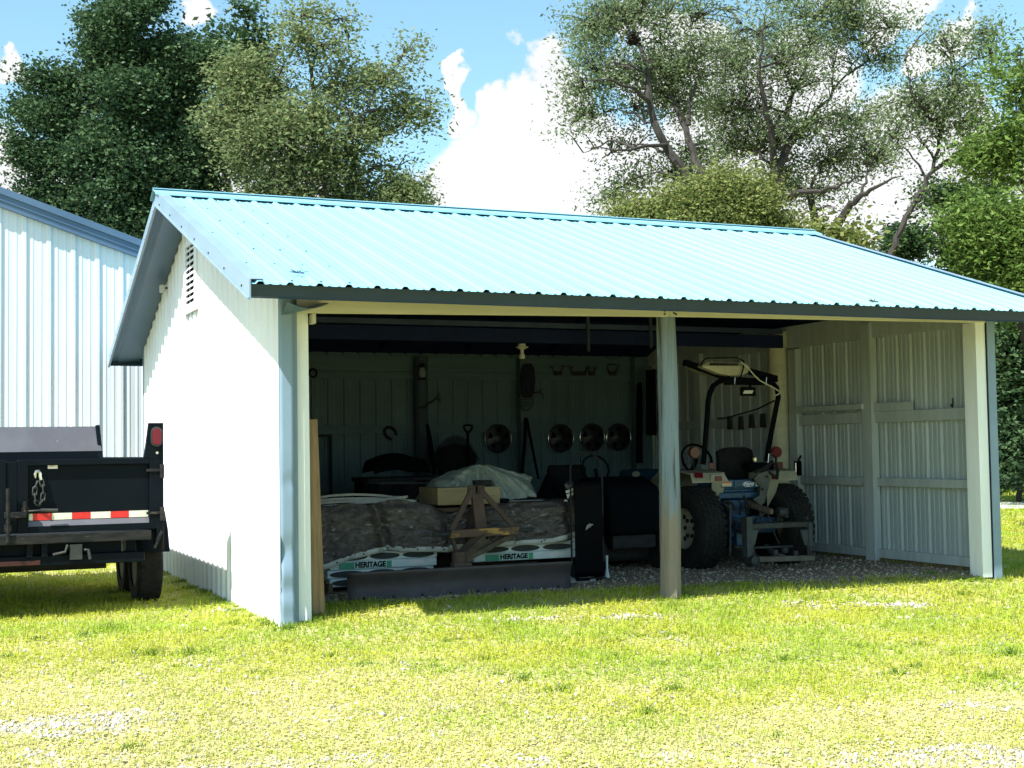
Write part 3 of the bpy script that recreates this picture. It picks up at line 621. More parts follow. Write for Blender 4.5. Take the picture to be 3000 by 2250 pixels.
# ================================================================ shingle bundles
YS = 1.75
def bundle(loc, label, kind, w, tilt=0., pan=None):
    r = thing('shingle_bundle', label, 'shingles', loc, 'wrapped roof shingle bundles'); x, y, z = loc; h = .078; r.rotation_euler.z = tilt
    MB().box((x-w/2, y, z), (x+w/2, y+.34, z+h)).build('wrapper', 'wrap_white', r, bevel=.010)
    if kind == 'label':
        bx('green_band', (pan[0]-.15, y-.0025, z+.006), (pan[0], y-.0005, z+h-.008), 'green_print', r, bevel=0); bx('green_band', (pan[1], y-.0025, z+.006), (pan[1]+.05, y-.0005, z+h-.008), 'green_print', r, bevel=0)
        bx('label_panel', (pan[0]+.001, y-.003, z+.006), (pan[1]-.001, y-.0005, z+h-.008), mat('label_pale', (.42, .55, .48), None, rough=.4), r, bevel=0)
        bx('data_label', (x+w*.24, y-.003, z+.03), (x+w*.38, y-.001, z+.058), 'sticker', r, bevel=0)
    else:
        for c, hw in ((-.32, .16), (.0, .14), (.32, .15)):
            MB().ellipse((x+c*w, y-.003, z+h*.48), (1, 0, 0), (0, 0, 1), hw*w, h*.40, V(0, .002, 0)).build('wrapper_opening', 'shingle', r)
    return r
def label_text(r, x0, x1, yy, zc, h):
    tm = text_mb('HERITAGE', h, ((x0+x1)/2, yy, zc), (1, 0, 0), (0, 0, 1), 0, 1, .0, .0028)
    xs = [v.x for v in tm.v]; s = (x1-x0)/(max(xs)-min(xs)); cx_ = (max(xs)+min(xs))/2
    tm.v = [V((v.x-cx_)*s+(x0+x1)/2, v.y, zc+(v.z-zc)*1.25) for v in tm.v]
    tm.build('lettering', 'ink', r)
lx0, lx1 = C4(165, 800, YS).x, C4(955, 800, YS).x; rx0, rx1 = C4(1225, 790, YS).x, C4(1978, 790, YS).x
zl = C4(600, 838, YS).z; zr_ = C4(1500, 785, YS).z
print('stacks', lx0, lx1, rx0, rx1, zl, zr_)
wl, wr = lx1-lx0, rx1-rx0
r = bundle(((lx0+lx1)/2, YS, zl), 'white shingle bundle lettered HERITAGE in the left stack, beside the leaning plank', 'label', wl, 0, (C4(338, 0, YS).x, C4(577, 0, YS).x))
label_text(r, C4(345, 0, YS).x, C4(570, 0, YS).x, YS-.006, zl+.039, .058)
bundle(((lx0+lx1)/2+.01, YS+.01, zl+.079), 'wrapped shingle bundle with dark oval openings, directly under the hem of the left tarp', 'oval', wl)
bundle(((lx0+lx1)/2-.02, YS+.02, zl-.080), 'wrapped shingle bundle low in the left stack, just below the lettered one', 'oval', wl, .02)
bundle(((lx0+lx1)/2+.0, YS+.0, zl-.160), 'lowest wrapped shingle bundle of the left stack, on the wooden pallet', 'oval', wl, -.01)
r = bundle(((rx0+rx1)/2, YS, zr_), 'white shingle bundle lettered HERITAGE in the right stack, behind the grader blade', 'label', wr, 0, (C4(1403, 0, YS).x, C4(1619, 0, YS).x))
label_text(r, C4(1410, 0, YS).x, C4(1612, 0, YS).x, YS-.006, zr_+.039, .056)
bundle(((rx0+rx1)/2+.005, YS+.01, zr_+.079), 'wrapped shingle bundle with dark oval openings, in the right stack above the lettered one', 'oval', wr)
bundle(((rx0+rx1)/2, YS+.0, zr_+.158), 'wrapped shingle bundle topmost in the right stack, tucked under the right tarp hem', 'oval', wr)
for x0, x1, lab in ((lx0-.03, lx1+.03, 'wooden pallet under the left shingle stack beside the leaning plank'), (rx0, rx1, 'wooden pallet under the right shingle stack behind the grader blade')):
    pl = thing('pallet', lab, 'pallet', ((x0+x1)/2, YS+.5, GZ), 'pallets under the shingle stacks'); b_ = MB()
    zz = GZ
    for k in range(5): b_.box((x0, YS+.02+k*.22, zz+.0), (x1, YS+.13+k*.22, zz+.018)); b_.box((x0, YS+.02+k*.22, zz+.105), (x1, YS+.13+k*.22, zz+.125))
    b_.build('deck_boards', 'old_wood', pl, bevel=.002); s_ = MB()
    for x in (x0+.02, (x0+x1)/2-.02, x1-.06): s_.box((x, YS+.0, zz+.019), (x+.04, YS+1.02, zz+.104))
    s_.build('stringers', 'old_wood', pl, bevel=.002)
# hidden mass of the stacks below the tarps
def interp(pl, x):
    for (xa, ya), (xb, yb) in zip(pl, pl[1:]):
        if xa <= x <= xb: return ya+(yb-ya)*(x-xa)/(xb-xa)
    return pl[0][1] if x < pl[0][0] else pl[-1][1]
def tarp(name, label, topl, botl, x0, x1, folds, seed):
    YF_ = YS-.05
    tp = [(C4(x, y, YF_+.06).x, C4(x, y, YF_+.06).z) for x, y in topl]; bt = [(C4(x, y, YF_).x, C4(x, y, YF_).z) for x, y in botl]
    xa, xb = max(tp[0][0], bt[0][0]), min(tp[-1][0], bt[-1][0])
    xa, xb = min(tp[0][0], bt[0][0]), max(tp[-1][0], bt[-1][0])
    def fn(u, v):
        x = xa+(xb-xa)*u; zt_, zb_ = interp(tp, x), interp(bt, x)
        fy = 0
        for fx, fw, fd, sl in folds:
            fxx = C4(fx, 0, YF_).x+sl*(1-min(v, 1)); t = (x-fxx)/fw; fy += fd*t*math.exp(-t*t)*2.2*(1 if v < 1 else .6)
        wr_ = .022*mnoise.fractal(V(x*4+seed, v*3, 2), 1, 2, 5)+.026*abs(mnoise.noise(V(x*6+v*3+seed, v*5-x*2, 1)))+.016*abs(mnoise.noise(V(x*15-v*4, v*11+x*5, seed)))+.006*mnoise.noise(V(x*34, v*28, seed))
        if v <= 1: 
            r = sstep(.80, 1.0, v)
            return (x+.012*mnoise.noise(V(x*3, v*4, seed)), YF_+fy+wr_*1.2+.06*r*r, zb_+(zt_-zb_)*v)
        return (x, YF_+.06+(v-1)*1.6, zt_+wr_*.8+.004)
    n_u, n_v = 150, 80
    o = MB().grid(lambda u, v: fn(u, v*1.65), n_u, n_v).build(name, 'tarp_brown', smooth=True, solid=.006)
    tag(o, label, 'tarp')
    def hem(u, v):
        p = V(*fn(u, 0)); q = V(*fn(u, .02)); return (p.x, p.y-.006-.004*v, p.z-.028+.052*v)
    h_ = MB().grid(hem, 80, 2).build('hem', 'hem', o, smooth=True, solid=.005)
    for k in range(5):
        p = V(*fn(.1+k*.2, 0)); MB().lathe([(.008, 0), (.008, .004)], p+V(0, -.020, .0), 'y', 10).build('grommet', 'ink', h_)
    return o
tarp('tarp', 'brown tarp with deep fold and pale hem over the left shingle stack', [(96, 392), (300, 385), (560, 362), (780, 356), (900, 378), (1000, 430), (1075, 470)],
     [(130, 830), (300, 765), (450, 728), (600, 690), (720, 702), (1075, 700)], 0, 0, [(505, .05, .075, .10), (960, .10, .045, .14), (250, .09, .02, .05)], 3.)
tarp('tarp', 'brown tarp over the right shingle stack, its right end behind the black hand truck', [(1040, 462), (1100, 440), (1300, 395), (1500, 372), (1750, 362), (1985, 352)],
     [(1040, 690), (1300, 665), (1560, 655), (1800, 640), (1900, 608), (1985, 592)], 0, 0, [(1500, .25, .03, 0), (1900, .08, .05, .02)], 9.)
# pale strips on the left tarp
stripL = [([(92, 388), (250, 378), (480, 352), (700, 355), (800, 350)], 'lowest'), ([(95, 362), (300, 350), (500, 338), (650, 330), (735, 312)], 'second'), ([(95, 340), (330, 328), (560, 330), (790, 345)], 'third'), ([(95, 318), (250, 302), (450, 300), (640, 318), (720, 322)], 'topmost'), ([(95, 352), (320, 340), (480, 345), (620, 350), (760, 340)], 'middle')]
lab = {'lowest': 'pale flat strip lying lowest and foremost of the pile on the left tarp', 'second': 'pale strip with its right end curling up above the others on the left tarp', 'third': 'thin pale strip at the back of the pile, its right end dipping low', 'topmost': 'topmost pale strip, bowed upward along the back of the pile on the tarp', 'middle': 'wavy pale strip in the middle of the pile on the left tarp'}
for i, (pl, nm) in enumerate(stripL):
    yy = YS+.08+.05*i; pts = [C4(x, y, yy) for x, y in pl]
    fine = []
    for k in range(len(pts)-1):
        for t in np.linspace(0, 1, 6)[:-1]: fine.append(pts[k].lerp(pts[k+1], t)+V(0, .02*math.sin(k+t), .004*math.sin(PI*t)))
    fine.append(pts[-1])
    m = MB()
    n0 = len(fine); 
    for q in fine:
        for dy, dz in ((-.022, -.012), (.022, -.008), (.022, .004), (-.022, .010)): m.v.append(q+V(0, dy, dz))
    for k in range(n0-1):
        for j in range(4): m.f.append((4*k+j, 4*k+(j+1) % 4, 4*k+4+(j+1) % 4, 4*k+4+j))
    m.f += [(3, 2, 1, 0), (4*n0-4, 4*n0-3, 4*n0-2, 4*n0-1)]
    tag(m.build('trim_strip', 'strip_pale', smooth=False), lab[nm], 'strip', 'pale trim strips on the left tarp')
# timber block on the right stack, dark box on it
yb_ = YS+.10
a_, b_ = C4(962, 380, yb_), C4(1420, 238, yb_)
tag(bx('timber_block', (a_.x, yb_, a_.z), (b_.x, yb_+.55, b_.z), 'timber', bevel=.008), 'squared yellow timber block with cracks, lying behind the rusty mast', 'timber')
c_, d_ = C4(1240, 226, yb_+.1), C4(1358, 192, yb_+.1)
m = MB().box((c_.x, yb_+.1, b_.z+.001), (d_.x, yb_+.3, d_.z)).box((c_.x+.03, yb_+.095, b_.z+.012), (d_.x-.03, yb_+.1, d_.z-.012)); tag(m.build('small_box', 'dark_steel', bevel=.004), 'small dark box sitting on top of the yellow timber block', 'box')
c_, d_ = C4(945, 430, yb_+.05), C4(1430, 382, yb_+.05)
tag(MB().box((c_.x, yb_+.05, c_.z), (d_.x, yb_+.5, d_.z-.003)).build('dunnage_board', 'brown_wood', bevel=.004), 'dark board lying under the yellow timber block', 'board')
c_, d_ = C4(1425, 370, yb_), C4(1490, 328, yb_); tag(MB().box((c_.x, yb_, c_.z), (d_.x, yb_+.2, d_.z)).box((c_.x+.01, yb_-.006, c_.z+.012), (d_.x-.01, yb_, d_.z-.012)).build('small_box', 'ink', bevel=.003), 'little black box on the right tarp against the end of the timber block', 'box')
c_, d_ = C4(1480, 352, YS+.2), C4(1735, 336, YS+.2); tag(MB().box((c_.x, YS+.2, c_.z), (d_.x, YS+.32, d_.z)).build('thin_board', 'strip_pale', bevel=.003), 'thin pale board lying flat on the right tarp', 'board')
# grey plastic sheet draped on a hump behind
yq = YS+.5; out = [(905, 330), (940, 200), (1100, 120), (1240, 75), (1400, 105), (1655, 172), (1640, 230), (1585, 330)]
tp = [(C4(x, y, yq).x, C4(x, y, yq).z) for x, y in out[:6]]; zb2 = C4(1200, 345, yq).z
xa, xb = tp[0][0], tp[-1][0]
def shf(u, v):
    x = xa+(xb-xa)*u; zt_ = interp(tp, x); vv = v*2
    wr_ = .05*mnoise.noise(V(x*5, v*3, 4))+.045*math.sin(x*17+v*9)*math.sin(PI*min(vv, 1)*.9+.2)*(.5+.5*math.sin(x*4))+.03*mnoise.noise(V(x*14+v*9, v*6, 1))+.012*mnoise.noise(V(x*30, v*30, 7))
    zb3 = zb2+.02*math.sin(9*u)+(.02 if u > .9 else 0)
    pk = tp[3]; an = math.atan2(zt_-(1-min(vv, 1))*(zt_-zb3)-pk[1], x-pk[0]); dist_ = math.hypot(x-pk[0], zt_-pk[1]+1-min(vv, 1))
    wr_ += .07*(abs(math.sin(an*6.5+.6))-.5)*min(1, dist_*2.2)+.025*(abs(math.sin(an*15+1))-.5)*min(1, dist_*2)
    if vv <= 1: return (x-.10*(1-vv)*u*u, yq-.28*(1-vv)**.7+wr_, zb3+(zt_-zb3)*math.sin(PI/2*vv))
    return (x, yq+(vv-1)*.5, zt_-(vv-1)**2*(zt_-zb3)+wr_*.4)
tag(MB().grid(shf, 130, 70).build('plastic_sheet', 'sheet_grey', smooth=True, solid=.004), 'grey green plastic sheet draped over a hump behind the timber block', 'tarp')
# leaning plank inside the near corner
m = MB(); pbx = P(1000+0, 0, 'y', .25)
p0, p1, p2, p3 = P(921, 1800, 'y', .30), P(953, 1795, 'y', .30), P(930, 1228, 'y', .42), P(915, 1228, 'y', .42)
m.prism([p0+V(-.02, 0, -.03), p1+V(0, 0, -.03), p2, p3+V(-.03, 0, 0)], V(0, .045, 0)); tag(m.build('plank', 'plank', bevel=.003), 'bare brown plank leaning just inside the white corner board', 'plank')
# pale boards on the floor right of the blade
for (x0, y0, x1, y1), lb in (((1950, 900, 2160, 888), 'upper of two pale trim boards lying on the gravel right of the blade'), ((1945, 930, 2125, 916), 'lower of two pale trim boards lying on the gravel right of the blade')):
    dy = 0 if 'upper' in lb else -.16; a_, b_ = C4(x0, y0, 1.62+dy), C4(x1, y1, 1.62+dy)
    m = MB().box((a_.x-.2, 1.62+dy, a_.z-.028), (b_.x, 1.72+dy, a_.z)); m.box((a_.x-.2, 1.72+dy, a_.z-.028), (b_.x-.01, 1.725+dy, a_.z+.012)); tag(m.build('trim_board', 'strip_pale', bevel=.003), lb, 'board', 'pale boards on the gravel')
c_ = C4(1965, 965, 1.62); tag(MB().box((c_.x-.1, 1.46, GZ-.01), (C4(2110, 960, 1.62).x, 1.8, C4(1950, 932, 1.46).z-.030)).box((c_.x-.06, 1.45, GZ+.02), (c_.x+.1, 1.46, GZ+.05)).build('support_block', 'ink', bevel=.004), 'black block on the gravel carrying the two pale trim boards', 'block')
# hand truck
YH = 1.52
def C3(x, y, Y): return P(1560+x/3.95, 1280+y/3.95, 'y', Y)
ht = thing('hand_truck', 'black upright hand truck with tall arched handle, right of the tarped stacks', 'hand truck', (C3(660, 1400, YH).x, YH, GZ))
l0, l1 = C3(483, 520, YH), C3(815, 520, YH); zb4 = GZ+.05
m = MB().grid(lambda u, v: (l0.x+(l1.x-l0.x)*u+.02*v*0, YH+.018*math.cos(PI*(u-.5))+.01*math.sin(v*9)*u, zb4+(l0.z-zb4)*v), 10, 14); m.build('back_panel', mat('gloss_black', (.0025, .0025, .004), None, rough=.5, spec=.04), ht, smooth=True, solid=.01)
hp = [C3(x, y, YH) for x, y in ((440, 540), (436, 350), (470, 260), (530, 200), (615, 172), (700, 195), (765, 265), (797, 360), (806, 525))]
fine = []
for k in range(len(hp)-1): fine += [hp[k].lerp(hp[k+1], t) for t in (0, .5)]
fine.append(hp[-1]); hm = MB().tube([fine[0]-V(0, 0, .8)]+fine+[fine[-1]-V(0, 0, .8)], .010, 8); hm.build('handle', 'dark_steel', ht, smooth=True)
for s in (0, 1):
    c = V(l0.x+.03 if s == 0 else l1.x-.03, YH+.12, GZ+.10); wv = thing('wheel', None, None, (0, 0, 0)); wv.parent = ht; wv.location = c-ht.location
    MB().lathe([(.06, -.03), (.10, -.028), (.105, 0), (.10, .028), (.06, .03)], c, 'x', 20).build('tyre', 'rubber', wv, smooth=True); MB().lathe([(.06, -.02), (.06, .02)], c, 'x', 16).build('rim', 'mid_steel', wv)
bx('toe_plate', (l0.x, YH-.06, GZ+.03), (l1.x, YH+.02, GZ+.04), 'dark_steel', ht)
bx('grab_strap', C3(560, 215, YH+.01), C3(545, 290, YH+.01)+V(.012, .012, 0), 'ink', ht, bevel=0)
q = [C3(x, y, YH-.012) for x, y in ((612, 1082), (705, 1012), (660, 1000), (622, 1030))]; MB().prism(q, V(0, -.004, 0)).build('reflective_patch', mat('dull_patch', (.16, .15, .19), None, rough=.3), ht)
# plastic bag behind the hand truck
def C(x, y): return C3(x, y, YS+.02)
pb2 = [C3(x, y, 1.66) for x, y in ((384, 625), (430, 600), (470, 585), (485, 760), (440, 740), (395, 690))]
bg = MB().grid(lambda u, v: V(C3(380, 0, 1.66).x+.10*u+.02*math.sin(5*v), 1.66-.05*math.sin(PI*u)*math.sin(PI*v)+.012*mnoise.noise(V(u*6, v*6, 2)), C3(0, 745, 1.66).z+(.165+.03*math.sin(3*u))*v), 12, 14)
bgo = bg.build('plastic_bag', mat('bag_dark', (.03, .03, .035), (.02, .02, .025), 6, .3), smooth=True, solid=.02); tag(bgo, 'crumpled dark plastic bag with white stripes, between the right tarp and the hand truck', 'bag')
for pl in ([(384, 625), (470, 592), (470, 625), (412, 648), (388, 648)], [(392, 665), (470, 640), (474, 668), (420, 690), (412, 720)], [(425, 572), (447, 536), (458, 568)], [(372, 730), (382, 724), (412, 745), (366, 742)]):
    MB().prism([C3(x, y, 1.595) for x, y in pl], V(0, .004, 0)).build('white_stripe', 'wrap_white', bgo)
# dark mower in the shade behind the pole
mo = thing('riding_mower', 'dark riding mower parked in deep shade between hand truck and wooden pole', 'mower', (4.45, 2.9, GZ))
def sec(mb, cx, cy, w, l, zs):
    pass
hd = MB(); prof = [(-.75, .45), (-.78, .75), (-.70, .98), (-.40, 1.08), (.05, 1.06), (.12, .9), (.12, .45)]
hd.prism([(4.12, 2.9+y, z) for y, z in prof], V(.66, 0, 0)); hd.build('hood', 'ink', mo, bevel=.06)
bx('mower_deck', (3.85, 2.5, .14), (5.05, 3.5, .34), 'dark_steel', mo, bevel=.05); bx('chassis', (4.18, 2.2, .3), (4.72, 3.9, .45), 'dark_steel', mo, bevel=.02)
for x, y, r_ in ((4.02, 2.35, .19), (4.88, 2.35, .19), (3.98, 3.65, .28), (4.92, 3.65, .28)):
    wv = thing('wheel', None, None, (0, 0, 0)); wv.parent = mo; wv.location = V(x, y, GZ+r_)-mo.location
    MB().lathe([(r_*.55, -.09), (r_*.9, -.09), (r_, -.05), (r_, .05), (r_*.9, .09), (r_*.55, .09)], (x, y, GZ+r_), 'x', 24).build('tyre', 'rubber', wv, smooth=True); MB().lathe([(r_*.55, -.07), (r_*.55, .07)], (x, y, GZ+r_), 'x', 18).build('rim', 'dark_steel', wv)
m = MB().box((4.2, 3.4, .7), (4.7, 3.85, .82)); m.box((4.2, 3.8, .82), (4.7, 3.9, 1.2)); m.build('seat', 'seat_black', mo, bevel=.04)
m = MB(); m.tube([V(4.45+.17*math.cos(a_), 3.1+.05*math.sin(a_), 1.16+.15*math.sin(a_)) for a_ in np.linspace(0, 2*PI, 25)], .012, 6); m.tube([V(4.45, 3.1, 1.16), V(4.45, 3.0, .8)], .02); m.build('steering_wheel', 'ink', mo, smooth=True)
q = C3(1195, 430, 2.1); MB().ellipse(q, (1, 0, 0), (0, 0, 1), .05, .03, V(0, -.006, 0)).build('hood_badge', 'mid_steel', mo)
q = C3(860, 1440, 1.75); m = MB().lathe([(.032, 0), (.030, .02), (.018, .06), (.012, .10), (.013, .15), (.016, .235)], (q.x, 1.75, GZ), 'z', 16); tag(m.build('bottle', 'wrap_white', smooth=True), 'slim white bottle standing on the gravel right of the hand truck', 'bottle')
# ================================================================ compact tractor, rear towards us
def C6(x, y, Y): return P(1900+x/3.687, 1300+y/3.687, 'y', Y)
def C5(x, y, Y): return P(1900+x/3.687, 1000+y/3.687, 'y', Y)
tx, ay, TR = 5.78, 2.2, .455
tk = thing('compact_tractor', 'blue compact tractor with cream fenders and black roll bar, parked rear outward beside the pole', 'tractor', (tx, 2.6, GZ))
def twheel(cx, cy, R, w, rimr, out):
    w_ = thing('wheel', None, None, (0, 0, 0)); w_.parent = tk; z = GZ+R-.01; w_.location = V(cx, cy, z)-tk.location
    t_ = MB().lathe([(rimr, -w/2+.02), (R*.80, -w/2), (R*.93, -w/2+.02), (R*.985, -w*.36), (R, -w*.15), (R, w*.15), (R*.985, w*.36), (R*.93, w/2-.02), (R*.80, w/2), (rimr, w/2-.02)], (cx, cy, z), 'x', 44, cap=False)
    for j in range(36):
        for k in range(5):
            a_ = 2*PI*(j+.5*(k % 2))/36; xx = cx+(k-2)*w*.175; rr_ = R-(.008 if k in (0, 4) else 0)
            d = V(0, math.cos(a_), math.sin(a_)); c = V(xx, cy, z)+d*(rr_+.004); t_.beam(c-V(w*.075, 0, 0), c+V(w*.075, 0, 0), .050, .014, up=d)
    t_.build('tyre', 'rubber', w_, smooth=True)
    s = out
    rm = MB().lathe([(rimr+.012, s*w*.40), (rimr+.004, s*w*.42), (rimr-.01, s*w*.36), (rimr-.03, s*w*.18), (rimr*.62, s*w*.10), (rimr*.55, s*w*.16), (.001, s*w*.17)][::s], (cx, cy, z), 'x', 32, cap=False)
    rm.build('rim', 'fender', w_, smooth=True)
    hb = MB()
    for j in range(6): a_ = 2*PI*j/6; q = V(cx+s*w*.165, cy+math.cos(a_)*rimr*.42, z+math.sin(a_)*rimr*.42); hb.lathe([(.022, 0), (.022, s*.02)][::1], q, 'x', 8)
    for j in range(4): a_ = 2*PI*(j+.5)/4; q = V(cx+s*(w*.155), cy+math.cos(a_)*rimr*.76, z+math.sin(a_)*rimr*.76); hb.lathe([(.028, 0), (.028, s*.010)], q, 'x', 10)
    hb.build('wheel_bolts', 'dark_steel', w_)
for s in (-1, 1): twheel(tx+s*.575, ay, TR, .32, .225, s); twheel(tx+s*.50, 3.95, .31, .22, .15, s)
# fenders
yb0 = 2.02
for s in (-1, 1):
    def X(x): return tx+s*x
    xo, xi = .70, .255
    m = MB(); prof = [(yb0, 1.015), (yb0+.045, 1.105), (yb0+.3, 1.135), (2.75, 1.12), (2.98, 1.0), (3.08, .78)]
    x0, x1 = sorted((X(xo), X(xi)))
    m.prism([(x0, y, z) for y, z in prof]+[(x0, y-.0, z-.02) for y, z in reversed(prof)], V(x1-x0, 0, 0))
    # rear corner block and skirt
    poly = [(X(xi-.03), yb0-.004, 1.00), (X(xi+.22), yb0-.004, 1.00), (X(xi+.20), yb0-.004, 1.085), (X(xi+.03), yb0-.004, 1.085)]
    m.prism(poly if s < 0 else poly[::-1], V(0, .05, 0))
    side = [(yb0, 1.0), (yb0+.05, 1.09), (2.75, 1.10), (2.98, .98), (3.05, .70), (2.9, .75), (2.2, .72)]
    m.prism([(X(xi), y, z) for y, z in side], V(s*.012, 0, 0))
    poly = [(X(xi+.01), yb0+.004, 1.00), (X(xi+.19), yb0+.004, 1.00), (X(xi+.17), yb0+.05, .86), (X(xi+.075), yb0+.08, .70)]
    m.prism(poly if s < 0 else poly[::-1], V(0, .012, 0))
    fd = m.build('fender', 'fender', tk, bevel=.006)
    bx('tail_light', (min(X(xi+.075), X(xi+.155)), yb0-.022, 1.015), (max(X(xi+.075), X(xi+.155)), yb0-.005, 1.065), 'red_lens', fd, bevel=.003)
    if s < 0:
        a_, b_ = C6(505, 330, yb0-.01), C6(605, 285, yb0-.01); m = MB().prism([(a_.x, yb0-.006, 1.055), (b_.x-.02, yb0-.006, 1.05), (b_.x, yb0+.03, 1.105), (a_.x+.01, yb0+.03, 1.11)], V(0, -.004, .002)); m.build('reflector', 'red_lens', fd)
    q = C6(490, 95, 2.55) if s < 0 else C6(1378, 90, 2.55)
    st = MB().tube([V(q.x, 2.56, 1.1), V(q.x, 2.56, q.z)], .012).build('lamp_stalk', 'dark_steel', tk, smooth=True)
    MB().lathe([(.035, -.03), (.062, -.03), (.068, -.012), (.068, .012), (.05, .03)], (q.x, 2.55, q.z), 'y', 24).build('signal_lamp', 'amber_lens' if s < 0 else mat('red_signal', (.15, .02, .022), None, rough=.3), st, smooth=True)
    q = C6(680, 235, 2.3) if s < 0 else C6(1420, 225, 2.3); bx('reflector', (q.x-.035, 2.29, q.z-.04), (q.x+.035, 2.31, q.z+.03), mat('dull_orange', (.12, .03, .022), None, rough=.4), tk)
# rear housing
YP = 2.03
a_, b_ = C6(785, 475, YP), C6(1222, 382, YP)
m = MB().box((a_.x, YP, a_.z), (b_.x, YP+.5, b_.z)); m.box((a_.x-.02, YP+.03, a_.z-.02), (b_.x, YP+.3, a_.z)); pn = m.build('rear_cover', 'tractor_blue', tk, bevel=.006)
a2, b2 = C6(760, 600, YP), C6(1205, 480, YP)
m = MB().prism([(a2.x+.02, YP+.02, a2.z), (b2.x-.02, YP+.02, a2.z), (b2.x-.02, YP+.02, a2.z+.07), (a2.x+.02, YP+.02, a2.z+.07)], V(0, .2, 0)); m.box((a2.x+.03, YP+.06, a2.z+.07), (b2.x-.03, YP+.3, a_.z-.02)); m.build('valve_cover', 'tractor_blue', tk, bevel=.012)
MB().beam(C6(940, 482, YP-.01), C6(940, 400, YP-.01), .03, .012, up=(0, 1, 0)).build('latch', 'tractor_blue', pn, bevel=.003)
q, d = C6(785, 470, YP), C6(893, 408, YP); lb = MB().box((q.x+.01, YP-.004, q.z+.008), (d.x, YP-.001, d.z)).build('caution_label', mat('label_yellow', (.55, .42, .27), (.5, .38, .24), 20, .5), pn)
e = C6(893, 425, YP); MB().box((q.x+.012, YP-.0065, e.z), (d.x-.002, YP-.0045, d.z-.002)).build('label_stripe', mat('label_orange', (.50, .12, .05), None, rough=.5), lb)
c = C6(1077, 437, YP); rw, rh = (C6(1137, 437, YP).x-C6(1017, 437, YP).x)/2, (C6(1077, 410, YP).z-C6(1077, 464, YP).z)/2
bd_ = MB().ellipse((c.x, YP-.003, c.z), (1, 0, 0), (0, 0, 1), rw, rh, V(0, .003, 0)).build('oval_badge', 'logo_white', pn)
MB().ellipse((c.x, YP-.005, c.z), (1, 0, 0), (0, 0, 1), rw*.92, rh*.84, V(0, .0015, 0)).build('badge_field', 'logo_blue', bd_)
tm = text_mb('Ford', .058, (c.x, YP-.006, c.z+.002), (1, 0, 0), (0, 0, 1), .28, 1.15, .0015, .0012); tm.build('lettering', 'logo_white', bd_)
q, d = C6(1155, 460, YP), C6(1203, 400, YP); wl_ = MB().box((q.x, YP-.004, q.z), (d.x, YP-.001, d.z)).build('warning_label', 'logo_white', pn)
c = C6(1180, 432, YP); m = MB(); m.tube([V(c.x+.014*math.cos(t), YP-.007, c.z-.004+.012*math.sin(t)) for t in np.linspace(.4, 5.6, 12)], .0035, 5); m.lathe([(.006, -.002), (.006, .002)], (c.x+.003, YP-.007, c.z+.016), 'y', 10); m.build('pictogram', 'ink', wl_)
m = MB(); a3, b3 = C6(845, 1100, 1.95), C6(1060, 600, 1.95)
m.box((a3.x+.05, 1.95, .40), (b3.x-.02, 3.2, .80)); m.box((a3.x+.10, 1.90, .30), (b3.x-.04, 2.1, .52)); m.lathe([(.07, 0), (.07, -.06), (.03, -.06), (.03, -.14)], (tx-.02, 1.9, .56), 'y', 16); m.build('gearbox', 'tractor_blue', tk, bevel=.012)
m = MB().box((tx-.45, ay-.09, GZ+.36), (tx+.45, ay+.09, GZ+.54)); m.build('rear_axle', 'tractor_blue', tk, bevel=.02)
m = MB()
for pts, r_ in (([(820, 650), (880, 690), (885, 900), (882, 1210)], .012), ([(1290, 735), (1220, 770), (1100, 830)], .012), ([(1395, 690), (1420, 760), (1440, 830)], .014), ([(1290, 760), (1370, 1000), (1410, 1080)], .010), ([(1190, 690), (1225, 800), (1225, 960)], .014)):
    m.tube([C6(x, y, 1.72) for x, y in pts], r_, 8)
m.build('lift_rods', 'mid_steel', tk, smooth=True)
MB().beam(C6(1050, 640, 1.95), C6(1335, 735, 1.50), .045, .06).build('top_link', mat('link_brown', (.12, .095, .08), (.08, .06, .05), 8, .6), tk, bevel=.01)
m = MB().lathe([(.05, -.06), (.06, 0), (.045, .06)], C6(1440, 740, 1.62), 'x', 14).box(C6(1480, 800, 1.6), C6(1508, 690, 1.6)+V(0, .05, 0)); m.build('lift_cylinder', 'mid_steel', tk, bevel=.004)
for pts, r_, mm in (([(800, 640), (840, 620), (900, 640), (930, 720)], .014, 'rubber'), ([(960, 600), (1000, 640), (985, 760), (1020, 820)], .012, 'rubber'), ([(870, 760), (950, 790), (1050, 780)], .016, 'tractor_blue'), ([(1030, 560), (1060, 640), (1120, 700), (1160, 690)], .012, 'rubber'), ([(905, 900), (960, 930), (1010, 900)], .02, 'dark_steel')):
    MB().tube([C6(x, y, 1.84) for x, y in pts], r_, 8).build('hydraulic_hose' if mm == 'rubber' else 'housing_pipe', mm, tk, smooth=True)
for x, y in ((850, 690), (1000, 700), (930, 850), (1040, 880)):
    q = C6(x, y, 1.88); MB().lathe([(.03, .0), (.03, -.02), (.018, -.02), (.018, -.035)], q, 'y', 8).build('housing_bolt', 'dark_steel', tk)
m = MB().prism([C6(x, y, 1.83) for x, y in ((985, 850), (1060, 835), (1075, 960), (1040, 985), (980, 970))], V(0, .015, 0)); m.build('shaft_shield', 'dark_steel', tk, bevel=.004)
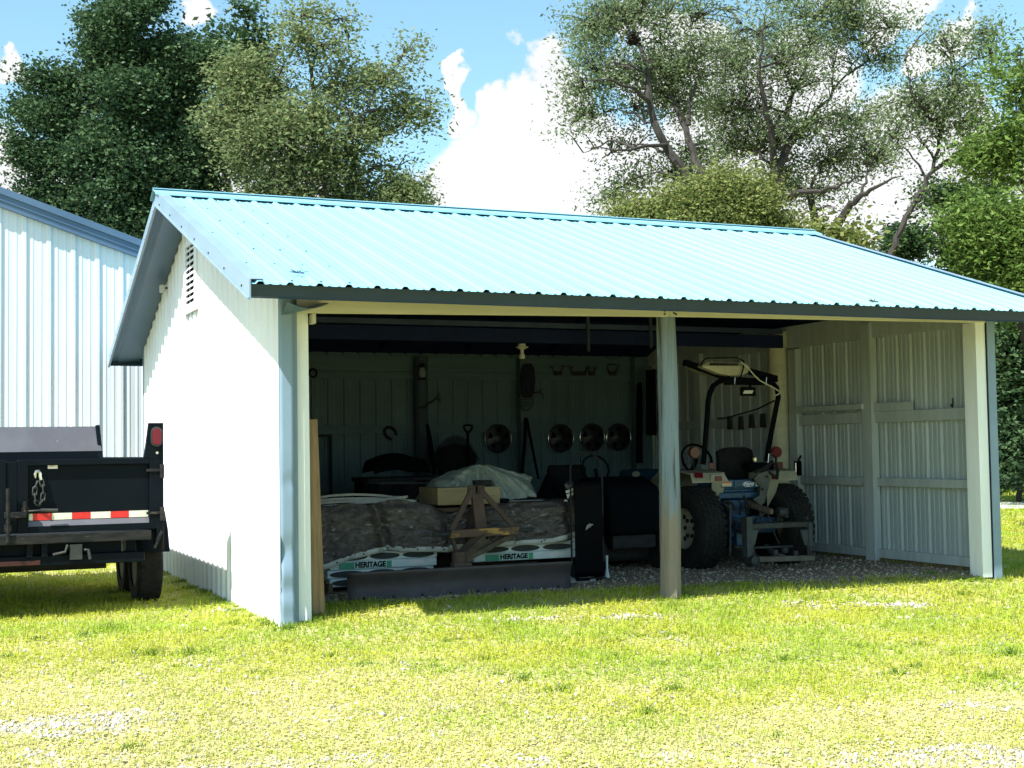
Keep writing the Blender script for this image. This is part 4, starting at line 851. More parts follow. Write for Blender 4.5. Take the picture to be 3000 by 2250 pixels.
# grey control bracket
pl = [(1215, 670), (1125, 600), (1200, 560), (1210, 470), (1140, 380), (1190, 320), (1290, 295), (1320, 370), (1300, 470), (1255, 640)]
m = MB().prism([C6(x, y, 1.96) for x, y in pl], V(0, .02, 0)); br = m.build('control_bracket', mat('grey_bracket', (.075, .082, .080), (.05, .055, .053), 7, .5, .2), tk, bevel=.004)
b_ = MB()
for x, y in ((1275, 355), (1228, 492)): b_.lathe([(.014, 0), (.014, -.012)], C6(x, y, 1.955), 'y', 8)
b_.build('bolt', 'dark_steel', br)
m = MB()
for pts, r_ in (([(1125, 390), (1190, 330), (1270, 290), (1340, 330), (1390, 380)], .014), ([(1260, 290), (1330, 200), (1385, 230), (1395, 300), (1390, 385)], .016), ([(1150, 300), (1240, 270), (1340, 190)], .02)): m.tube([C6(x, y, 1.98) for x, y in pts], r_, 8)
m.build('hydraulic_hose', 'rubber', tk, smooth=True)
m = MB().tube([C6(1290, 210, 2.0), C6(1300, 110, 2.0), C6(1360, 105, 2.0)], .006, 6); m.tube([C6(1300, 185, 2.0), C6(1365, 215, 2.0)], .012, 6); m.lathe([(.03, 0), (.035, .04), (.02, .06)], C6(1147, 190, 2.05), 'z', 10); m.build('control_lever', 'chrome', tk, smooth=True)
m = MB().box(C6(1100, 290, 2.15), C6(1370, 200, 2.15)+V(0, .25, 0)); m.build('side_console', 'ink', tk, bevel=.03)
# seat
YSB = 2.42
a_, b_ = C5(735, 1480, YSB), C5(1095, 1165, YSB); sw = b_.x-a_.x
def seatf(u, v): x = a_.x+sw*u; e = 1-.12*(abs(2*u-1)**4)*(v > .3); return (x, YSB-.05*math.cos(PI*(u-.5))-.02*math.sin(PI*v), 1.0+(b_.z-1.0)*v*e+.02)
m = MB().grid(seatf, 14, 12); m.build('seat_back', 'seat_black', tk, smooth=True, solid=.07)
bx('seat_cushion', (a_.x, YSB, .98), (b_.x, YSB+.5, 1.10), 'seat_black', tk, bevel=.05)
# hood, wheel, front
bx('hood', (tx-.30, 3.2, .62), (tx+.30, 4.5, 1.12), 'tractor_blue', tk, bevel=.06); bx('front_frame', (tx-.16, 3.1, .36), (tx+.16, 4.6, .62), 'dark_steel', tk, bevel=.01)
bx('grille', (tx-.26, 4.501, .66), (tx+.26, 4.53, 1.06), 'ink', tk); bx('front_axle', (tx-.5, 3.88, .29), (tx+.5, 4.02, .40), 'dark_steel', tk); bx('floor_plate', (tx-.5, 2.65, .50), (tx+.5, 3.3, .53), 'dark_steel', tk)
m = MB().tube([V(tx+.2*math.cos(a_), 3.05+.08*math.sin(a_), 1.24+.18*math.sin(a_)) for a_ in np.linspace(0, 2*PI, 29)], .014, 6); m.tube([V(tx, 3.06, 1.24), V(tx, 3.25, 1.0)], .025); m.build('steering_wheel', 'ink', tk, smooth=True)
# roll bar
def rb(x, y, Y): return C5(x, y, Y)
YT2 = 2.02
pts = [rb(590, 1330, 2.14), rb(600, 1250, 2.13), rb(645, 640, YT2+.03), rb(662, 560, YT2), rb(700, 480, YT2), rb(760, 435, YT2), rb(830, 415, YT2), rb(1250, 425, YT2), rb(1330, 440, YT2), rb(1385, 500, YT2), rb(1402, 600, YT2), rb(1370, 760, YT2+.03), rb(1290, 1180, 2.13), rb(1275, 1300, 2.14)]
MB().tube(pts, .030, 8).build('roll_bar', 'ink', tk, smooth=True)
a_, b_ = rb(830, 470, YT2), rb(1360, 405, YT2); bx('roll_bar_header', (a_.x, YT2-.012, a_.z), (b_.x, YT2+.03, b_.z), 'ink', tk)
m = MB().tube([rb(745, 835, YT2+.1), rb(850, 825, YT2+.08), rb(1180, 730, YT2+.05), rb(1360, 640, YT2)], .010, 6); m.build('rope', 'ink', tk, smooth=True)
for x, y0, y1 in ((935, 385, 465), (1275, 385, 475)): MB().tube([rb(x, y0, YT2-.03), rb(x-6, y1, YT2-.03)], .006, 6).build('hook_bolt', 'chrome', tk, smooth=True)
a_, b_ = rb(990, 590, YT2-.03), rb(1150, 495, YT2-.03); sg = MB().box((a_.x, YT2-.05, a_.z), (b_.x, YT2-.02, b_.z)); sg.box((rb(1055, 0, YT2).x, YT2-.04, b_.z), (rb(1085, 0, YT2).x, YT2-.02, rb(1, 465, YT2).z)); wlamp = sg.build('work_lamp', 'ink', tk, bevel=.01)
MB().prism([rb(x, y, YT2-.053) for x, y in ((1018, 565), (1118, 565), (1133, 530), (1035, 530))], V(0, -.004, 0)).build('lamp_glass', 'porcelain', wlamp)
# folded canopy frame on top
for (x0, y0), (x1, y1), w_, dp in (((385, 225), (860, 400), .06, .07), ((860, 400), (1385, 425), .03, .06), ((1090, 325), (1380, 405), .07, .06)):
    MB().beam(rb(x0, y0, 2.05), rb(x1, y1, 2.05), dp, w_, up=(-.3, 0, 1)).build('canopy_frame', 'ink', tk, bevel=.006)
# quick hitch frame
YH2 = 1.42
def hq(x, y): return C6(x, y, YH2)
m = MB(); a_, b_ = hq(1095, 925), hq(1740, 832); m.box((a_.x, YH2, a_.z), (b_.x, YH2+.03, b_.z)); m.box((a_.x, YH2, b_.z-.012), (b_.x, YH2+.09, b_.z)); hf = m.build('hitch_frame', 'mid_steel', tk, bevel=.004)
HD = mat('hitch_dark', (.055, .065, .065), (.04, .048, .048), 8, .55, .2); hfr = MB()
hfr.prism([hq(1098, 930), hq(1190, 930), hq(1150, 1100), hq(1098, 1100)], V(0, .02, 0)); hfl = MB().prism([hq(1640, 930), hq(1740, 930), hq(1740, 1100), hq(1690, 1100)], V(0, .02, 0))
hfr.box((hq(1035, 0).x, YH2-.01, hq(0, 1290).z), (hq(1098, 0).x, YH2+.09, hq(0, 832).z)); hfl.box((hq(1700, 0).x, YH2-.01, hq(0, 1200).z), (hq(1745, 0).x, YH2+.06, hq(0, 925).z)); hfr.build('hitch_leg', HD, tk, bevel=.004); hfl.build('hitch_leg', HD, tk, bevel=.004)
for x in (1120, 1735): hs = MB(); hs.tube([hq(x-10, 1100), hq(x-12, 1150), hq(x, 1210)], .012, 6); hs.tube([hq(x+5, 1095), hq(x+14, 1150), hq(x+26, 1205)], .012, 6); hs.build('hook_latch', 'mid_steel', tk, smooth=True)
c = hq(1115, 1262); MB().lathe([(.035, -.09), (.055, -.08), (.055, .07), (.03, .09)], c, 'y', 18).build('hitch_roller', 'mid_steel', tk, smooth=True)
a_, b_ = hq(1165, 1265), hq(1760, 1212); dbm = MB().beam(hq(1165, 1248), hq(1770, 1232), .10, .055); dbm.build('drawbar', mat('drawbar_brown', (.13, .11, .085), (.09, .075, .055), 6, .75), tk, bevel=.006)
c = hq(1782, 1240); MB().lathe([(.028, -.03), (.028, .05)], c, 'x', 12).build('drawbar_end', 'mid_steel', tk)
m = MB()
m.beam(C6(1262, 1100, 1.7), C6(1365, 1200, 1.5), .05, .04); m.beam(C6(1365, 1195, 1.5), C6(1470, 1215, 1.46), .04, .04); m.lathe([(.035, -.02), (.045, .02), (.025, .045)], C6(1475, 1160, 1.5), 'z', 12); m.lathe([(.03, 0), (.03, .05)], C6(1590, 1205, 1.47), 'z', 12); m.lathe([(.03, 0), (.03, .06)], C6(1375, 1205, 1.47), 'z', 12)
m.build('lower_link', 'mid_steel', tk, bevel=.004)
MB().beam(C6(1140, 1122, 1.6), C6(1550, 1108, 1.6), .03, .02).build('cross_rod', 'mid_steel', tk); MB().beam(C6(930, 1118, 1.75), C6(1040, 1116, 1.75), .03, .02).build('cross_rod', 'mid_steel', tk); MB().beam(C6(1590, 780, 1.7), C6(1715, 805, 1.5), .03, .03).build('stay_bar', 'mid_steel', tk)
m = MB().beam(C6(905, 1120, 1.9), C6(1110, 1290, YH2+.05), .05, .10, up=(0, 0, 1)); m.build('lift_arm', 'mid_steel', tk, bevel=.006)
# cream vented box lying on the roll bar
bo = thing('vented_box', 'cream plastic box with vent slots tied on top of the tractor roll bar', 'appliance', rb(830, 365, 2.05))
fr = [(575, 275), (620, 215), (1060, 235), (1095, 270), (1085, 330), (1020, 368), (880, 370), (760, 350)]
m = MB().prism([rb(x, y, 1.92) for x, y in fr], V(0, .34, 0)); m.build('case', 'cream_plastic', bo, bevel=.012)
fl_ = [(655, 205), (700, 196), (1040, 215), (1060, 240), (640, 228)]; 
vp = MB().prism([rb(x, y, 1.91) for x, y in ((600, 262), (625, 222), (1010, 238), (1015, 268))], V(0, .008, 0)); vpo = vp.build('vent_panel', mat('vent_dark', (.13, .13, .10), (.16, .16, .12), 6, .5), bo)
sl_ = MB()
for k in range(20): x = 665+k*15.5; sl_.beam(rb(x, 232+k*.4, 1.906), rb(x+4, 262, 1.906), .010, .006, up=(0, 1, 0))
sl_.build('vent_slots', 'ink', vpo)
st_ = MB().tube([rb(x, y, 1.895) for x, y in ((560, 262), (590, 210), (630, 182), (960, 178), (1030, 215), (1022, 300), (1005, 360), (985, 392))], .008, 6); st_.build('tie_strap', 'ink', bo, smooth=True)
tag(MB().tube([rb(x, y, 1.885) for x, y in ((1000, 222), (1050, 268), (1095, 310), (1140, 365), (1200, 422), (1270, 460), (1350, 500), (1405, 535), (1425, 545), (1400, 575), (1375, 582))], .007, 6).build('power_cord', 'porcelain', smooth=True), 'white power cord hanging from the cream box across the roll bar', 'cord')
# ================================================================ things on the walls
YW = D-.06
def Wp(x, y, Y=YW): return P(x, y, 'y', Y)
hc0 = None
spots = [((1459, 1285), 'single hubcap on the back wall, left of the post and apart from the other three'), ((1643, 1284), 'leftmost hubcap of the row of three right of the back post'), ((1735, 1281), 'middle hubcap of the row of three on the back wall'), ((1812, 1281), 'rightmost hubcap of the row of three, nearest the corner')]
R_ = (Wp(1499, 1285).x-Wp(1420, 1285).x)/2*.97; q0 = Wp(*spots[0][0])
hc0 = thing('hubcap', spots[0][1], 'hubcap', q0, 'hubcaps hung on the back wall')
hcm = MB().lathe([(R_, .0), (R_*.99, -.012), (R_*.93, -.02), (R_*.88, -.008), (R_*.55, -.016), (R_*.30, -.03), (R_*.26, -.035), (.001, -.035)], q0, 'y', 36); hcm.build('cover', mat('hub_dark', (.020, .024, .030), (.014, .017, .022), 6, .4, .2), hc0, smooth=True)
MB().tube([q0+V(R_*math.cos(t), -.008, R_*math.sin(t)) for t in np.linspace(0, 2*PI, 37)], .008, 6).build('rim_ring', 'chrome', hc0, smooth=True)
m = MB()
for j in range(5):
    a_ = 2*PI*j/5+.3; m.add([q0+V(math.cos(a_+s)*R_*r, -.018, math.sin(a_+s)*R_*r) for r, s in ((.42, -.22), (.82, -.3), (.82, .3), (.42, .22))], [(0, 1, 2, 3)])
m.build('spoke_gaps', 'ink', hc0, solid=.006)
for p_, l in spots[1:]: dup(hc0, Wp(*p_), l)
# horseshoe
def loopt(pts, r_, Y=YW, n=6): return MB().tube([Wp(x, y, Y) for x, y in pts], r_, n)
def c2(x, y): return 880+x/4.254, 1000+y/4.254
hs_ = [c2(*p) for p in ((1135, 1225), (1085, 1195), (1050, 1150), (1045, 1110), (1075, 1075), (1115, 1070), (1150, 1085), (1180, 1120), (1200, 1170))]
tag(loopt(hs_, [.018, .022, .024, .024, .024, .024, .024, .022, .018]).build('horseshoe', 'dark_steel', smooth=True), 'iron horseshoe nailed to the middle rail of the back wall', 'horseshoe')
# lantern and hook on the round post
YPp = D-.27
ln = thing('lantern', 'old lantern hung near the top of the round back post', 'lantern', Wp(*c2(1530, 400), YPp))
q = Wp(*c2(1520, 480), YPp); t_ = Wp(*c2(1530, 215), YPp)
MB().lathe([(.05, 0), (.055, .02), (.035, .03)], q, 'z', 14).build('base', 'dark_steel', ln, smooth=True); MB().lathe([(.035, .03), (.055, .07), (.055, .12), (.03, .17)], q, 'z', 14).build('globe', mat('dull_glass', (.22, .25, .25), None, rough=.2), ln, smooth=True)
MB().lathe([(.03, .17), (.04, .19), (.02, .23)], q, 'z', 14).tube([q+V(-.06, 0, .05), q+V(-.05, 0, .2), q+V(0, 0, .28), q+V(.05, 0, .2), q+V(.06, 0, .05)], .005).build('cap_and_bail', 'dark_steel', ln, smooth=True)
hk_ = MB().tube([Wp(*c2(x, y), YPp) for x, y in ((1470, 828), (1560, 825), (1585, 780), (1690, 718), (1715, 690), (1725, 640))], [.02, .02, .018, .014, .012, .006], 6); hk_.tube([Wp(*c2(x, y), YPp) for x, y in ((1700, 705), (1735, 725), (1745, 700))], [.012, .010, .006], 6); hk_.tube([Wp(*c2(x, y), YPp) for x, y in ((1730, 720), (1745, 765))], [.01, .005], 6)
tag(hk_.build('antler_hook', 'antler', smooth=True), 'branched antler hook strapped round the round back post, pointing right', 'antler')
# second post: bulb holder, coat, snowshoe, antler
def c3(x, y): return 1340+x/3.456, 980+y/3.456
lp = thing('bulb_holder', 'white porcelain bulb holder hanging from the tie beam', 'light fixture', P(*c3(655, 110), 'y', 3.38)); q = P(*c3(655, 245), 'y', 3.38)
hh_ = (P(*c3(655, 95), 'y', 3.38)-q).z
MB().lathe([(.030, 0), (.036, hh_*.10), (.034, hh_*.24), (.018, hh_*.40)], q, 'z', 16).build('bulb', 'porcelain', lp, smooth=True); MB().lathe([(.020, hh_*.40), (.022, hh_*.6), (.07, hh_*.75), (.075, hh_*.80), (.045, hh_*.85), (.045, hh_)], q, 'z', 20).build('holder', 'porcelain', lp, smooth=True)
YQ = D-.24
cg = MB(); outl = [(640, 330), (690, 300), (800, 330), (795, 450), (775, 600), (700, 620), (640, 600), (630, 450)]
def coat(u, v):
    xs = interp([(300, 30), (340, 70), (450, 80), (600, 68), (640, 25)], 300+340*v)/3.456; p = Wp(*c3(712, 300+340*v), YQ)
    dx = (u-.5)*2*xs/205; return (p.x+dx, p.y-.06*math.cos(PI*(u-.5))+.012*math.sin(u*20+v*3), p.z)
tag(cg.grid(coat, 16, 14).build('hanging_coat', mat('coat_dark', (.022, .026, .045), (.015, .018, .03), 6, .9), smooth=True, solid=.02), 'dark coat hanging high on the square back post', 'coat')
sn = thing('landing_net', 'hooped landing net hanging under the dark coat on the back post', 'net', Wp(*c3(690, 770), YQ-.02))
MB().tube([Wp(*c3(x, y), YQ-.02) for x, y in ((640, 590), (612, 650), (630, 715), (660, 760), (695, 772), (735, 755), (765, 700), (768, 640), (745, 600))], .009, 6).build('hoop', 'mid_steel', sn, smooth=True)
nt_ = MB()
for k in range(6): x = 630+k*24; nt_.tube([Wp(*c3(x, 610), YQ-.015), Wp(*c3(x*.85+105, 740), YQ-.015)], .003, 4)
for k in range(4): y = 630+k*30; nt_.tube([Wp(*c3(622+k*6, y), YQ-.015), Wp(*c3(762-k*8, y), YQ-.015)], .003, 4)
nt_.build('mesh', 'dark_steel', sn)
ah = MB().tube([Wp(*c3(x, y), YQ) for x, y in ((780, 590), (830, 580), (860, 600), (872, 660))], [.012, .011, .010, .005], 6); ah.tube([Wp(*c3(x, y), YQ) for x, y in ((825, 580), (850, 562), (862, 545))], [.01, .008, .004], 6)
tag(ah.build('antler_hook', 'antler', smooth=True), 'small antler hook sticking out right beside the dark coat', 'antler')
ants = [([[(985, 400), (985, 375), (955, 335), (930, 310)], [(1050, 400), (1052, 365), (1075, 330), (1120, 315)], [(955, 335), (975, 318)], [(1075, 330), (1060, 312)]], 'antler rack on a dark plaque, leftmost of the four on the top board'),
        ([[(1165, 395), (1150, 345), (1125, 310)], [(1290, 395), (1305, 350), (1330, 318)], [(1165, 395), (1200, 405), (1250, 408), (1290, 395)], [(1150, 345), (1172, 325)]], 'wide low antler rack, second from the left on the top board'),
        ([[(1335, 400), (1325, 350), (1305, 312)], [(1385, 400), (1392, 355), (1425, 325)], [(1392, 355), (1380, 325)], [(1325, 350), (1345, 330)]], 'upright narrow antler rack, third from the left on the top board'),
        ([[(1540, 392), (1520, 345), (1515, 310)], [(1600, 388), (1620, 345), (1645, 305)], [(1520, 310), (1560, 302), (1620, 305)]], 'antler rack with tips curving together, rightmost on the top board')]
for br_, l in ants:
    m = MB()
    for b_ in br_: m.tube([Wp(*c3(x, y), YW-.05-.03*i) for i, (x, y) in enumerate(b_)], [.014-.003*i for i in range(len(b_))], 6)
    xs = [p[0] for b_ in br_[:2] for p in b_[:1]]; q, d = Wp(*c3(min(xs), 415), YW), Wp(*c3(max(xs), 375), YW); m.box((q.x, YW-.035, q.z), (d.x, YW+.01, d.z))
    tag(m.build('antler_rack', 'antler', smooth=True), l, 'antlers', 'antler racks on the back wall')
# leaning tools
tl2 = thing('pry_bar', 'pair of long dark tool handles meeting at the top, leaning against the square back post', 'tool', Wp(1560, 1420, YQ))
MB().tube([Wp(*c3(700, 850), YQ), Wp(*c3(730, 1000), YQ-.1), Wp(*c3(820, 1460), YQ-.3)], .02, 8).build('handle', 'ink', tl2, smooth=True); MB().tube([Wp(*c3(695, 850), YQ), Wp(*c3(690, 960), YQ-.08), Wp(*c3(655, 1420), YQ-.3)], .024, 8).build('handle', 'ink', tl2, smooth=True)
YK = 6.2
rk_ = thing('leaf_rake', 'fan leaf rake standing head up against the back wall behind the plastic sheet', 'rake', Wp(1320, 1400, YK))
fan = MB(); cx_, cy_ = 1335, 1420
for k in range(30):
    a_ = math.radians(212+k*(328-212)/29); 
    rx_, ry_ = (78, 142)
    p0 = (cx_+18*math.cos(a_), cy_+30*math.sin(a_)); p1 = (cx_+rx_*1.0*math.cos(a_)*1.0, cy_+ry_*math.sin(a_)); fan.tube([Wp(*p0, YK), Wp(*p1, YK), Wp(p1[0]+.4, p1[1]-2, YK-.04)], .009, 4)
fan.build('tines', 'dark_steel', rk_)
MB().prism([Wp(x, y, YK+.02) for x, y in ((1266, 1338), (1290, 1312), (1335, 1300), (1380, 1310), (1398, 1340), (1380, 1385), (1335, 1425), (1292, 1400))], V(0, .02, 0)).build('head_plate', 'ink', rk_)
sh = thing('shovel', 'shovel with open D shaped grip rising above the leaf rake', 'shovel', Wp(1372, 1400, YK-.1))
def c2p(x, y, Y): return Wp(*c2(x, y), Y)
YS2 = YK-.1
MB().tube([c2p(x, y, YS2) for x, y in ((2075, 1135), (2040, 1085), (2038, 1050), (2085, 1042), (2140, 1050), (2138, 1085), (2100, 1135))], .015, 6).build('grip', 'ink', sh, smooth=True); MB().tube([c2p(2087, 1120, YS2), c2p(2087, 1600, YS2)], .02, 8).build('shaft', 'ink', sh, smooth=True)
spd = MB().prism([c2p(x, y, YK+.2) for x, y in ((1570, 1050), (1590, 1020), (1605, 1050), (1640, 1200), (1700, 1650), (1660, 1660), (1600, 1350))], V(0, .03, 0)); tag(spd.build('snow_pusher', 'ink', bevel=.004), 'dark narrow blade standing against the round back post, left of the rake', 'tool')
# wheelbarrow, bin, crate
YWb = 5.2
wb = thing('wheelbarrow', 'dark upturned wheelbarrow tray in the shade by the back wall, left of the round post', 'wheelbarrow', Wp(1155, 1420, YWb))
wp = [(1078, 1350), (1100, 1352), (1140, 1342), (1180, 1350), (1225, 1372), (1240, 1410), (1100, 1412)]
pts2 = [Wp(x, y, YWb) for x, y in wp]
m = MB().grid(lambda u, v: V(pts2[0].x+(pts2[5].x-pts2[0].x)*u, YWb+.5*(v-.5), pts2[0].z-.30+(.30+.08*math.sin(PI*min(1, u*1.1)))*math.sin(PI*(.08+.84*v))**.5), 20, 12); m.build('tray', 'ink', wb, smooth=True, solid=.02)
m = MB()
for dy in (-.2, .2): m.tube([V(pts2[0].x-.25, YWb+dy, .55), V(pts2[5].x+.2, YWb+dy*.6, .75)], .02)
m.build('handles', 'dark_steel', wb, smooth=True); MB().lathe([(.12, -.04), (.18, -.03), (.18, .03), (.12, .04)], V(pts2[5].x+.15, YWb, GZ+.18), 'y', 20).build('wheel', 'rubber', wb, smooth=True)
m = MB()
for dy in (-.18, .18): m.tube([V(pts2[1].x, YWb+dy, .58), V(pts2[1].x-.05, YWb+dy, GZ)], .015)
m.build('legs', 'dark_steel', wb)
YC2 = 4.2
q, d = Wp(1112, 1520, YC2), Wp(1268, 1414, YC2)
cr_ = thing('wire_crate', 'dark wire animal crate behind the left tarp, in front of the wheelbarrow', 'crate', ((q.x+d.x)/2, YC2+.3, GZ))
n_ = 26
for yy in (YC2, YC2+.6):
    m = MB().beam((q.x, yy, .62), (d.x, yy, .62), .006, .006)
    for k in range(n_+1): x = q.x+(d.x-q.x)*k/n_; m.beam((x, yy, GZ+.02), (x, yy, d.z), .006, .006)
    m.build('wire_panel', 'dark_steel', cr_); m = MB()
for z in (GZ+.02, .4, d.z):
    for y in (YC2, YC2+.6): m.beam((q.x, y, z), (d.x, y, z), .012, .012)
    for x in (q.x, d.x): m.beam((x, YC2, z), (x, YC2+.6, z), .012, .012)
m.build('frame', 'mid_steel', cr_)
bx_ = thing('storage_chest', 'dark chest with overhanging lid below the wheelbarrow tray', 'chest', ((q.x+d.x)/2, 4.98, GZ)); q, d = Wp(1075, 1520, 4.9), Wp(1290, 1395, 4.9)
bx('chest_body', (q.x+.03, 4.9, GZ), (d.x-.03, 5.5, d.z-.06), 'ink', bx_, bevel=.01); bx('lid', (q.x, 4.87, d.z-.055), (d.x, 5.53, d.z), 'dark_steel', bx_, bevel=.012)
# old door panel leaning at the left of the back wall
q, d = P(900, 1420, 'y', D-.12), P(972, 1273, 'y', D-.12); fm = MB()
for lo_, hi_ in (((q.x-.5, q.z-.6), (d.x, q.z-.56)), ((q.x-.5, d.z-.03), (d.x, d.z)), ((d.x-.035, q.z-.56), (d.x, d.z-.03)), ((d.x-.30, q.z-.56), (d.x-.28, d.z-.03))): fm.box((lo_[0], D-.13, lo_[1]), (hi_[0], D-.10, hi_[1]))
tag(fm.build('window_frame', 'dark_steel', bevel=.003), 'dark empty window frame standing against the back wall by the near corner', 'frame')
pk = thing('hose_coil', 'small dark hose ring hung high at the left end of the back wall', 'hose', c2p(170, 390, D-.1)); MB().tube([c2p(160+45*math.cos(t), 395+50*math.sin(t), D-.1) for t in np.linspace(0, 2*PI, 20)], .012, 6).build('coil', 'ink', pk, smooth=True)
# ring on the right end, dark tall tools in the corner, cone
q = C5(430, 960, 6.6); tag(MB().tube([q+V(.20*math.cos(t), .0, .20*math.sin(t)) for t in np.linspace(0, 2*PI, 30)], .022, 8).build('hose_ring', 'ink', smooth=True), 'black ring of hose hung in the back corner, left of the roll bar', 'hose')
m = MB().prism([Wp(*c3(x, y), 6.7) for x, y in ((1830, 500), (1860, 480), (1872, 520), (1880, 1300), (1825, 1300))], V(0, .05, 0)); tag(m.build('corner_board', 'ink', bevel=.004), 'tall dark board standing in the back corner left of the wooden pole', 'board')
m = MB().prism([Wp(*c3(x, y), 6.4) for x, y in ((1925, 360), (2010, 350), (2020, 1020), (1930, 1020))], V(0, .06, 0)); tag(m.build('dark_panel', 'ink', bevel=.01), 'dark flat panel hung in the back corner just behind the wooden pole', 'panel')
q = Wp(*c3(930, 1640), 3.4); cn = MB().lathe([(.16, 0), (.14, .12), (.06, .30), (.03, .36)], V(q.x, 3.4, q.z-.1), 'z', 16); cn.box((q.x-.18, 3.22, .1), (q.x+.18, 3.58, q.z-.1)); tag(cn.build('covered_stand', 'ink', smooth=True), 'dark pointed covered stand behind the right tarp', 'stand')
# right wall: hooks with dark things, metal door holder
hw = thing('door_closer', 'black and chrome door hook on the right wall beside the inner post', 'door hook', P(2337, 1370, 'x', W-.09))
q = P(2337, 1372, 'x', W-.09); bx('plate', q+V(-.02, -.06, -.09), q+V(.02, .05, .09), 'ink', hw); MB().tube([q+V(-.03, 0, -.07), q+V(-.03, 0, .07)], .012).build('barrel', 'chrome', hw, smooth=True); MB().tube([q+V(-.02, -.03, .06), q+V(-.02, -.1, .16)], .012).build('arm', 'ink', hw, smooth=True)
for i, (x, y, nm, l) in enumerate(((880, 880, 'glove', 'leftmost of four dark work gloves hung on the right wall rail'), (1000, 880, 'glove', 'second from left of four dark work gloves on the right wall rail'), (1118, 860, 'glove', 'third from left of four dark work gloves on the right wall rail'), (1238, 855, 'glove', 'rightmost of four dark work gloves, nearest the tractor roll bar leg'))):
    q = P(1900+x/3.687, 1000+y/3.687, 'x', W-.09); m = MB().grid(lambda u, v: q+V(-.02*math.sin(PI*u), (u-.5)*.11*(1-.3*v), -.09+.18*v), 6, 6); tag(m.build(nm, mat('glove_dark', (.03, .034, .045), None, rough=.9), smooth=True, solid=.03), l, 'glove', 'gloves on the right wall rail')
for p_, l in (((2792, 1185), 'small dark hook on the upper rail of the right wall'),):
    q = P(*p_, 'x', W-.07); tag(MB().tube([q+V(0, 0, .07), q+V(0, 0, 0), q+V(-.03, -.02, -.03), q+V(-.05, -.03, .0)], .008, 6).build('wall_hook', 'dark_steel', smooth=True), l, 'hook')
SUN_E, SKY_S, SKY_T, CLOUD, EXPO = 5.0, .10, (.93, 1.14, 1.06), 4.6, 1.28
# ================================================================ ground
def fast_mesh(name, verts, faces, m, parent=None, kind=None, loc=(0, 0, 0)):
    me = bpy.data.meshes.new(name); n, k = len(verts), faces.shape[1]
    me.vertices.add(n); me.vertices.foreach_set('co', (verts-np.array(loc)).astype(np.float32).ravel())
    me.loops.add(faces.size); me.loops.foreach_set('vertex_index', faces.astype(np.int32).ravel())
    me.polygons.add(len(faces)); me.polygons.foreach_set('loop_start', np.arange(0, faces.size, k, dtype=np.int32))
    me.update(calc_edges=True); me.materials.append(K[m] if isinstance(m, str) else m)
    o = bpy.data.objects.new(name, me); COL.objects.link(o); o.parent = parent; o.location = Vector(loc)-(parent.location if parent else Vector((0, 0, 0)))
    if kind: o['kind'] = kind
    return o
def gmat(name, base, c2, c3, s1, s2, bump=.6):
    return mat(name, base, c2, s1, .95, 0, bump, c3=c3, s3=s2, t3=(.52, .66), spec=.1, bscale=40)
K['soil'] = gmat('soil', (.34, .32, .13), (.42, .38, .19), (.46, .42, .30), 1.4, 9)
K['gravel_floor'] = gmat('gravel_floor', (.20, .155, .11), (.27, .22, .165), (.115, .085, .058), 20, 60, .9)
xs = np.concatenate([-np.geomspace(1500, 14, 14), np.arange(-12, 16.01, .2), np.geomspace(18, 1500, 14)])
ys = np.concatenate([-np.geomspace(400, 13, 9), np.arange(-11, 12.01, .2), np.geomspace(14, 1500, 16)])
gx, gy = np.meshgrid(xs, ys); vz = gz(gx, gy); nx_, ny_ = len(xs), len(ys)
ii = (np.arange(ny_-1)[:, None]*nx_+np.arange(nx_-1)[None, :]).ravel()
fast_mesh('ground', np.stack([gx, gy, vz], -1).reshape(-1, 3), np.stack([ii, ii+1, ii+nx_+1, ii+nx_], 1), 'soil', kind='structure')
# gravel floor sheet with an uneven front edge
GE = np.array([(-1, .95), (0, .95), (1.0, 1.0), (1.6, .78), (2.3, .68), (3.0, .74), (4.0, .62), (4.6, .50), (5.0, .36), (5.8, .34), (6.3, .32), (6.8, .22), (7.1, .14), (9, .1)])
def gedge(x): return np.interp(x, GE[:, 0], GE[:, 1])
def gfl(u, v):
    x = .02+u*7.40; y0 = float(gedge(x))-.06+.14*(float(fbm(x, 0, 1.6, 4))-.5)*2; y = y0+(7.04-y0)*v**1.6
    return (x, y, float(gz(x, y))+.006)
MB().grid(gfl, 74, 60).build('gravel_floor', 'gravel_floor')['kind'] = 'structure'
pa = [P(2500, 1483, 'z', 0), P(3250, 1470, 'z', 0), P(3250, 1490, 'z', 0), P(2500, 1502, 'z', 0)]
MB().prism([V(p.x, p.y, .03) for p in pa], V(0, 0, .012)).build('path', 'concrete')['kind'] = 'structure'
# where gravel shows through the grass
GP = [(1750, 1812, .95, .16, 1.), (2560, 1762, .85, .20, 1.), (2300, 1808, .35, .08, .8), (1900, 1820, .4, .08, .8), (2700, 1800, .35, .10, .8), (0, 2130, .55, .35, 1.), (230, 2105, .45, .20, .9), (90, 2225, .5, .2, .9), (2850, 2235, .9, .30, .95), (2500, 2240, .6, .2, .6), (1150, 2150, .5, .15, .5), (1500, 2235, .7, .2, .55), (800, 2235, .6, .2, .5), (640, 1790, .5, .12, .7), (560, 1745, .4, .2, .7), (1130, 1815, .4, .08, .5), (2940, 2080, .3, .1, .7), (200, 1672, 1.2, .35, .95), (520, 1715, .35, .5, .75), (460, 1685, .3, .6, .75), (1500, 2080, .7, .25, .25), (2000, 2200, 1., .3, .35)]
GPW = [(P(a, b, 'z', 0), c, d, e) for a, b, c, d, e in GP]
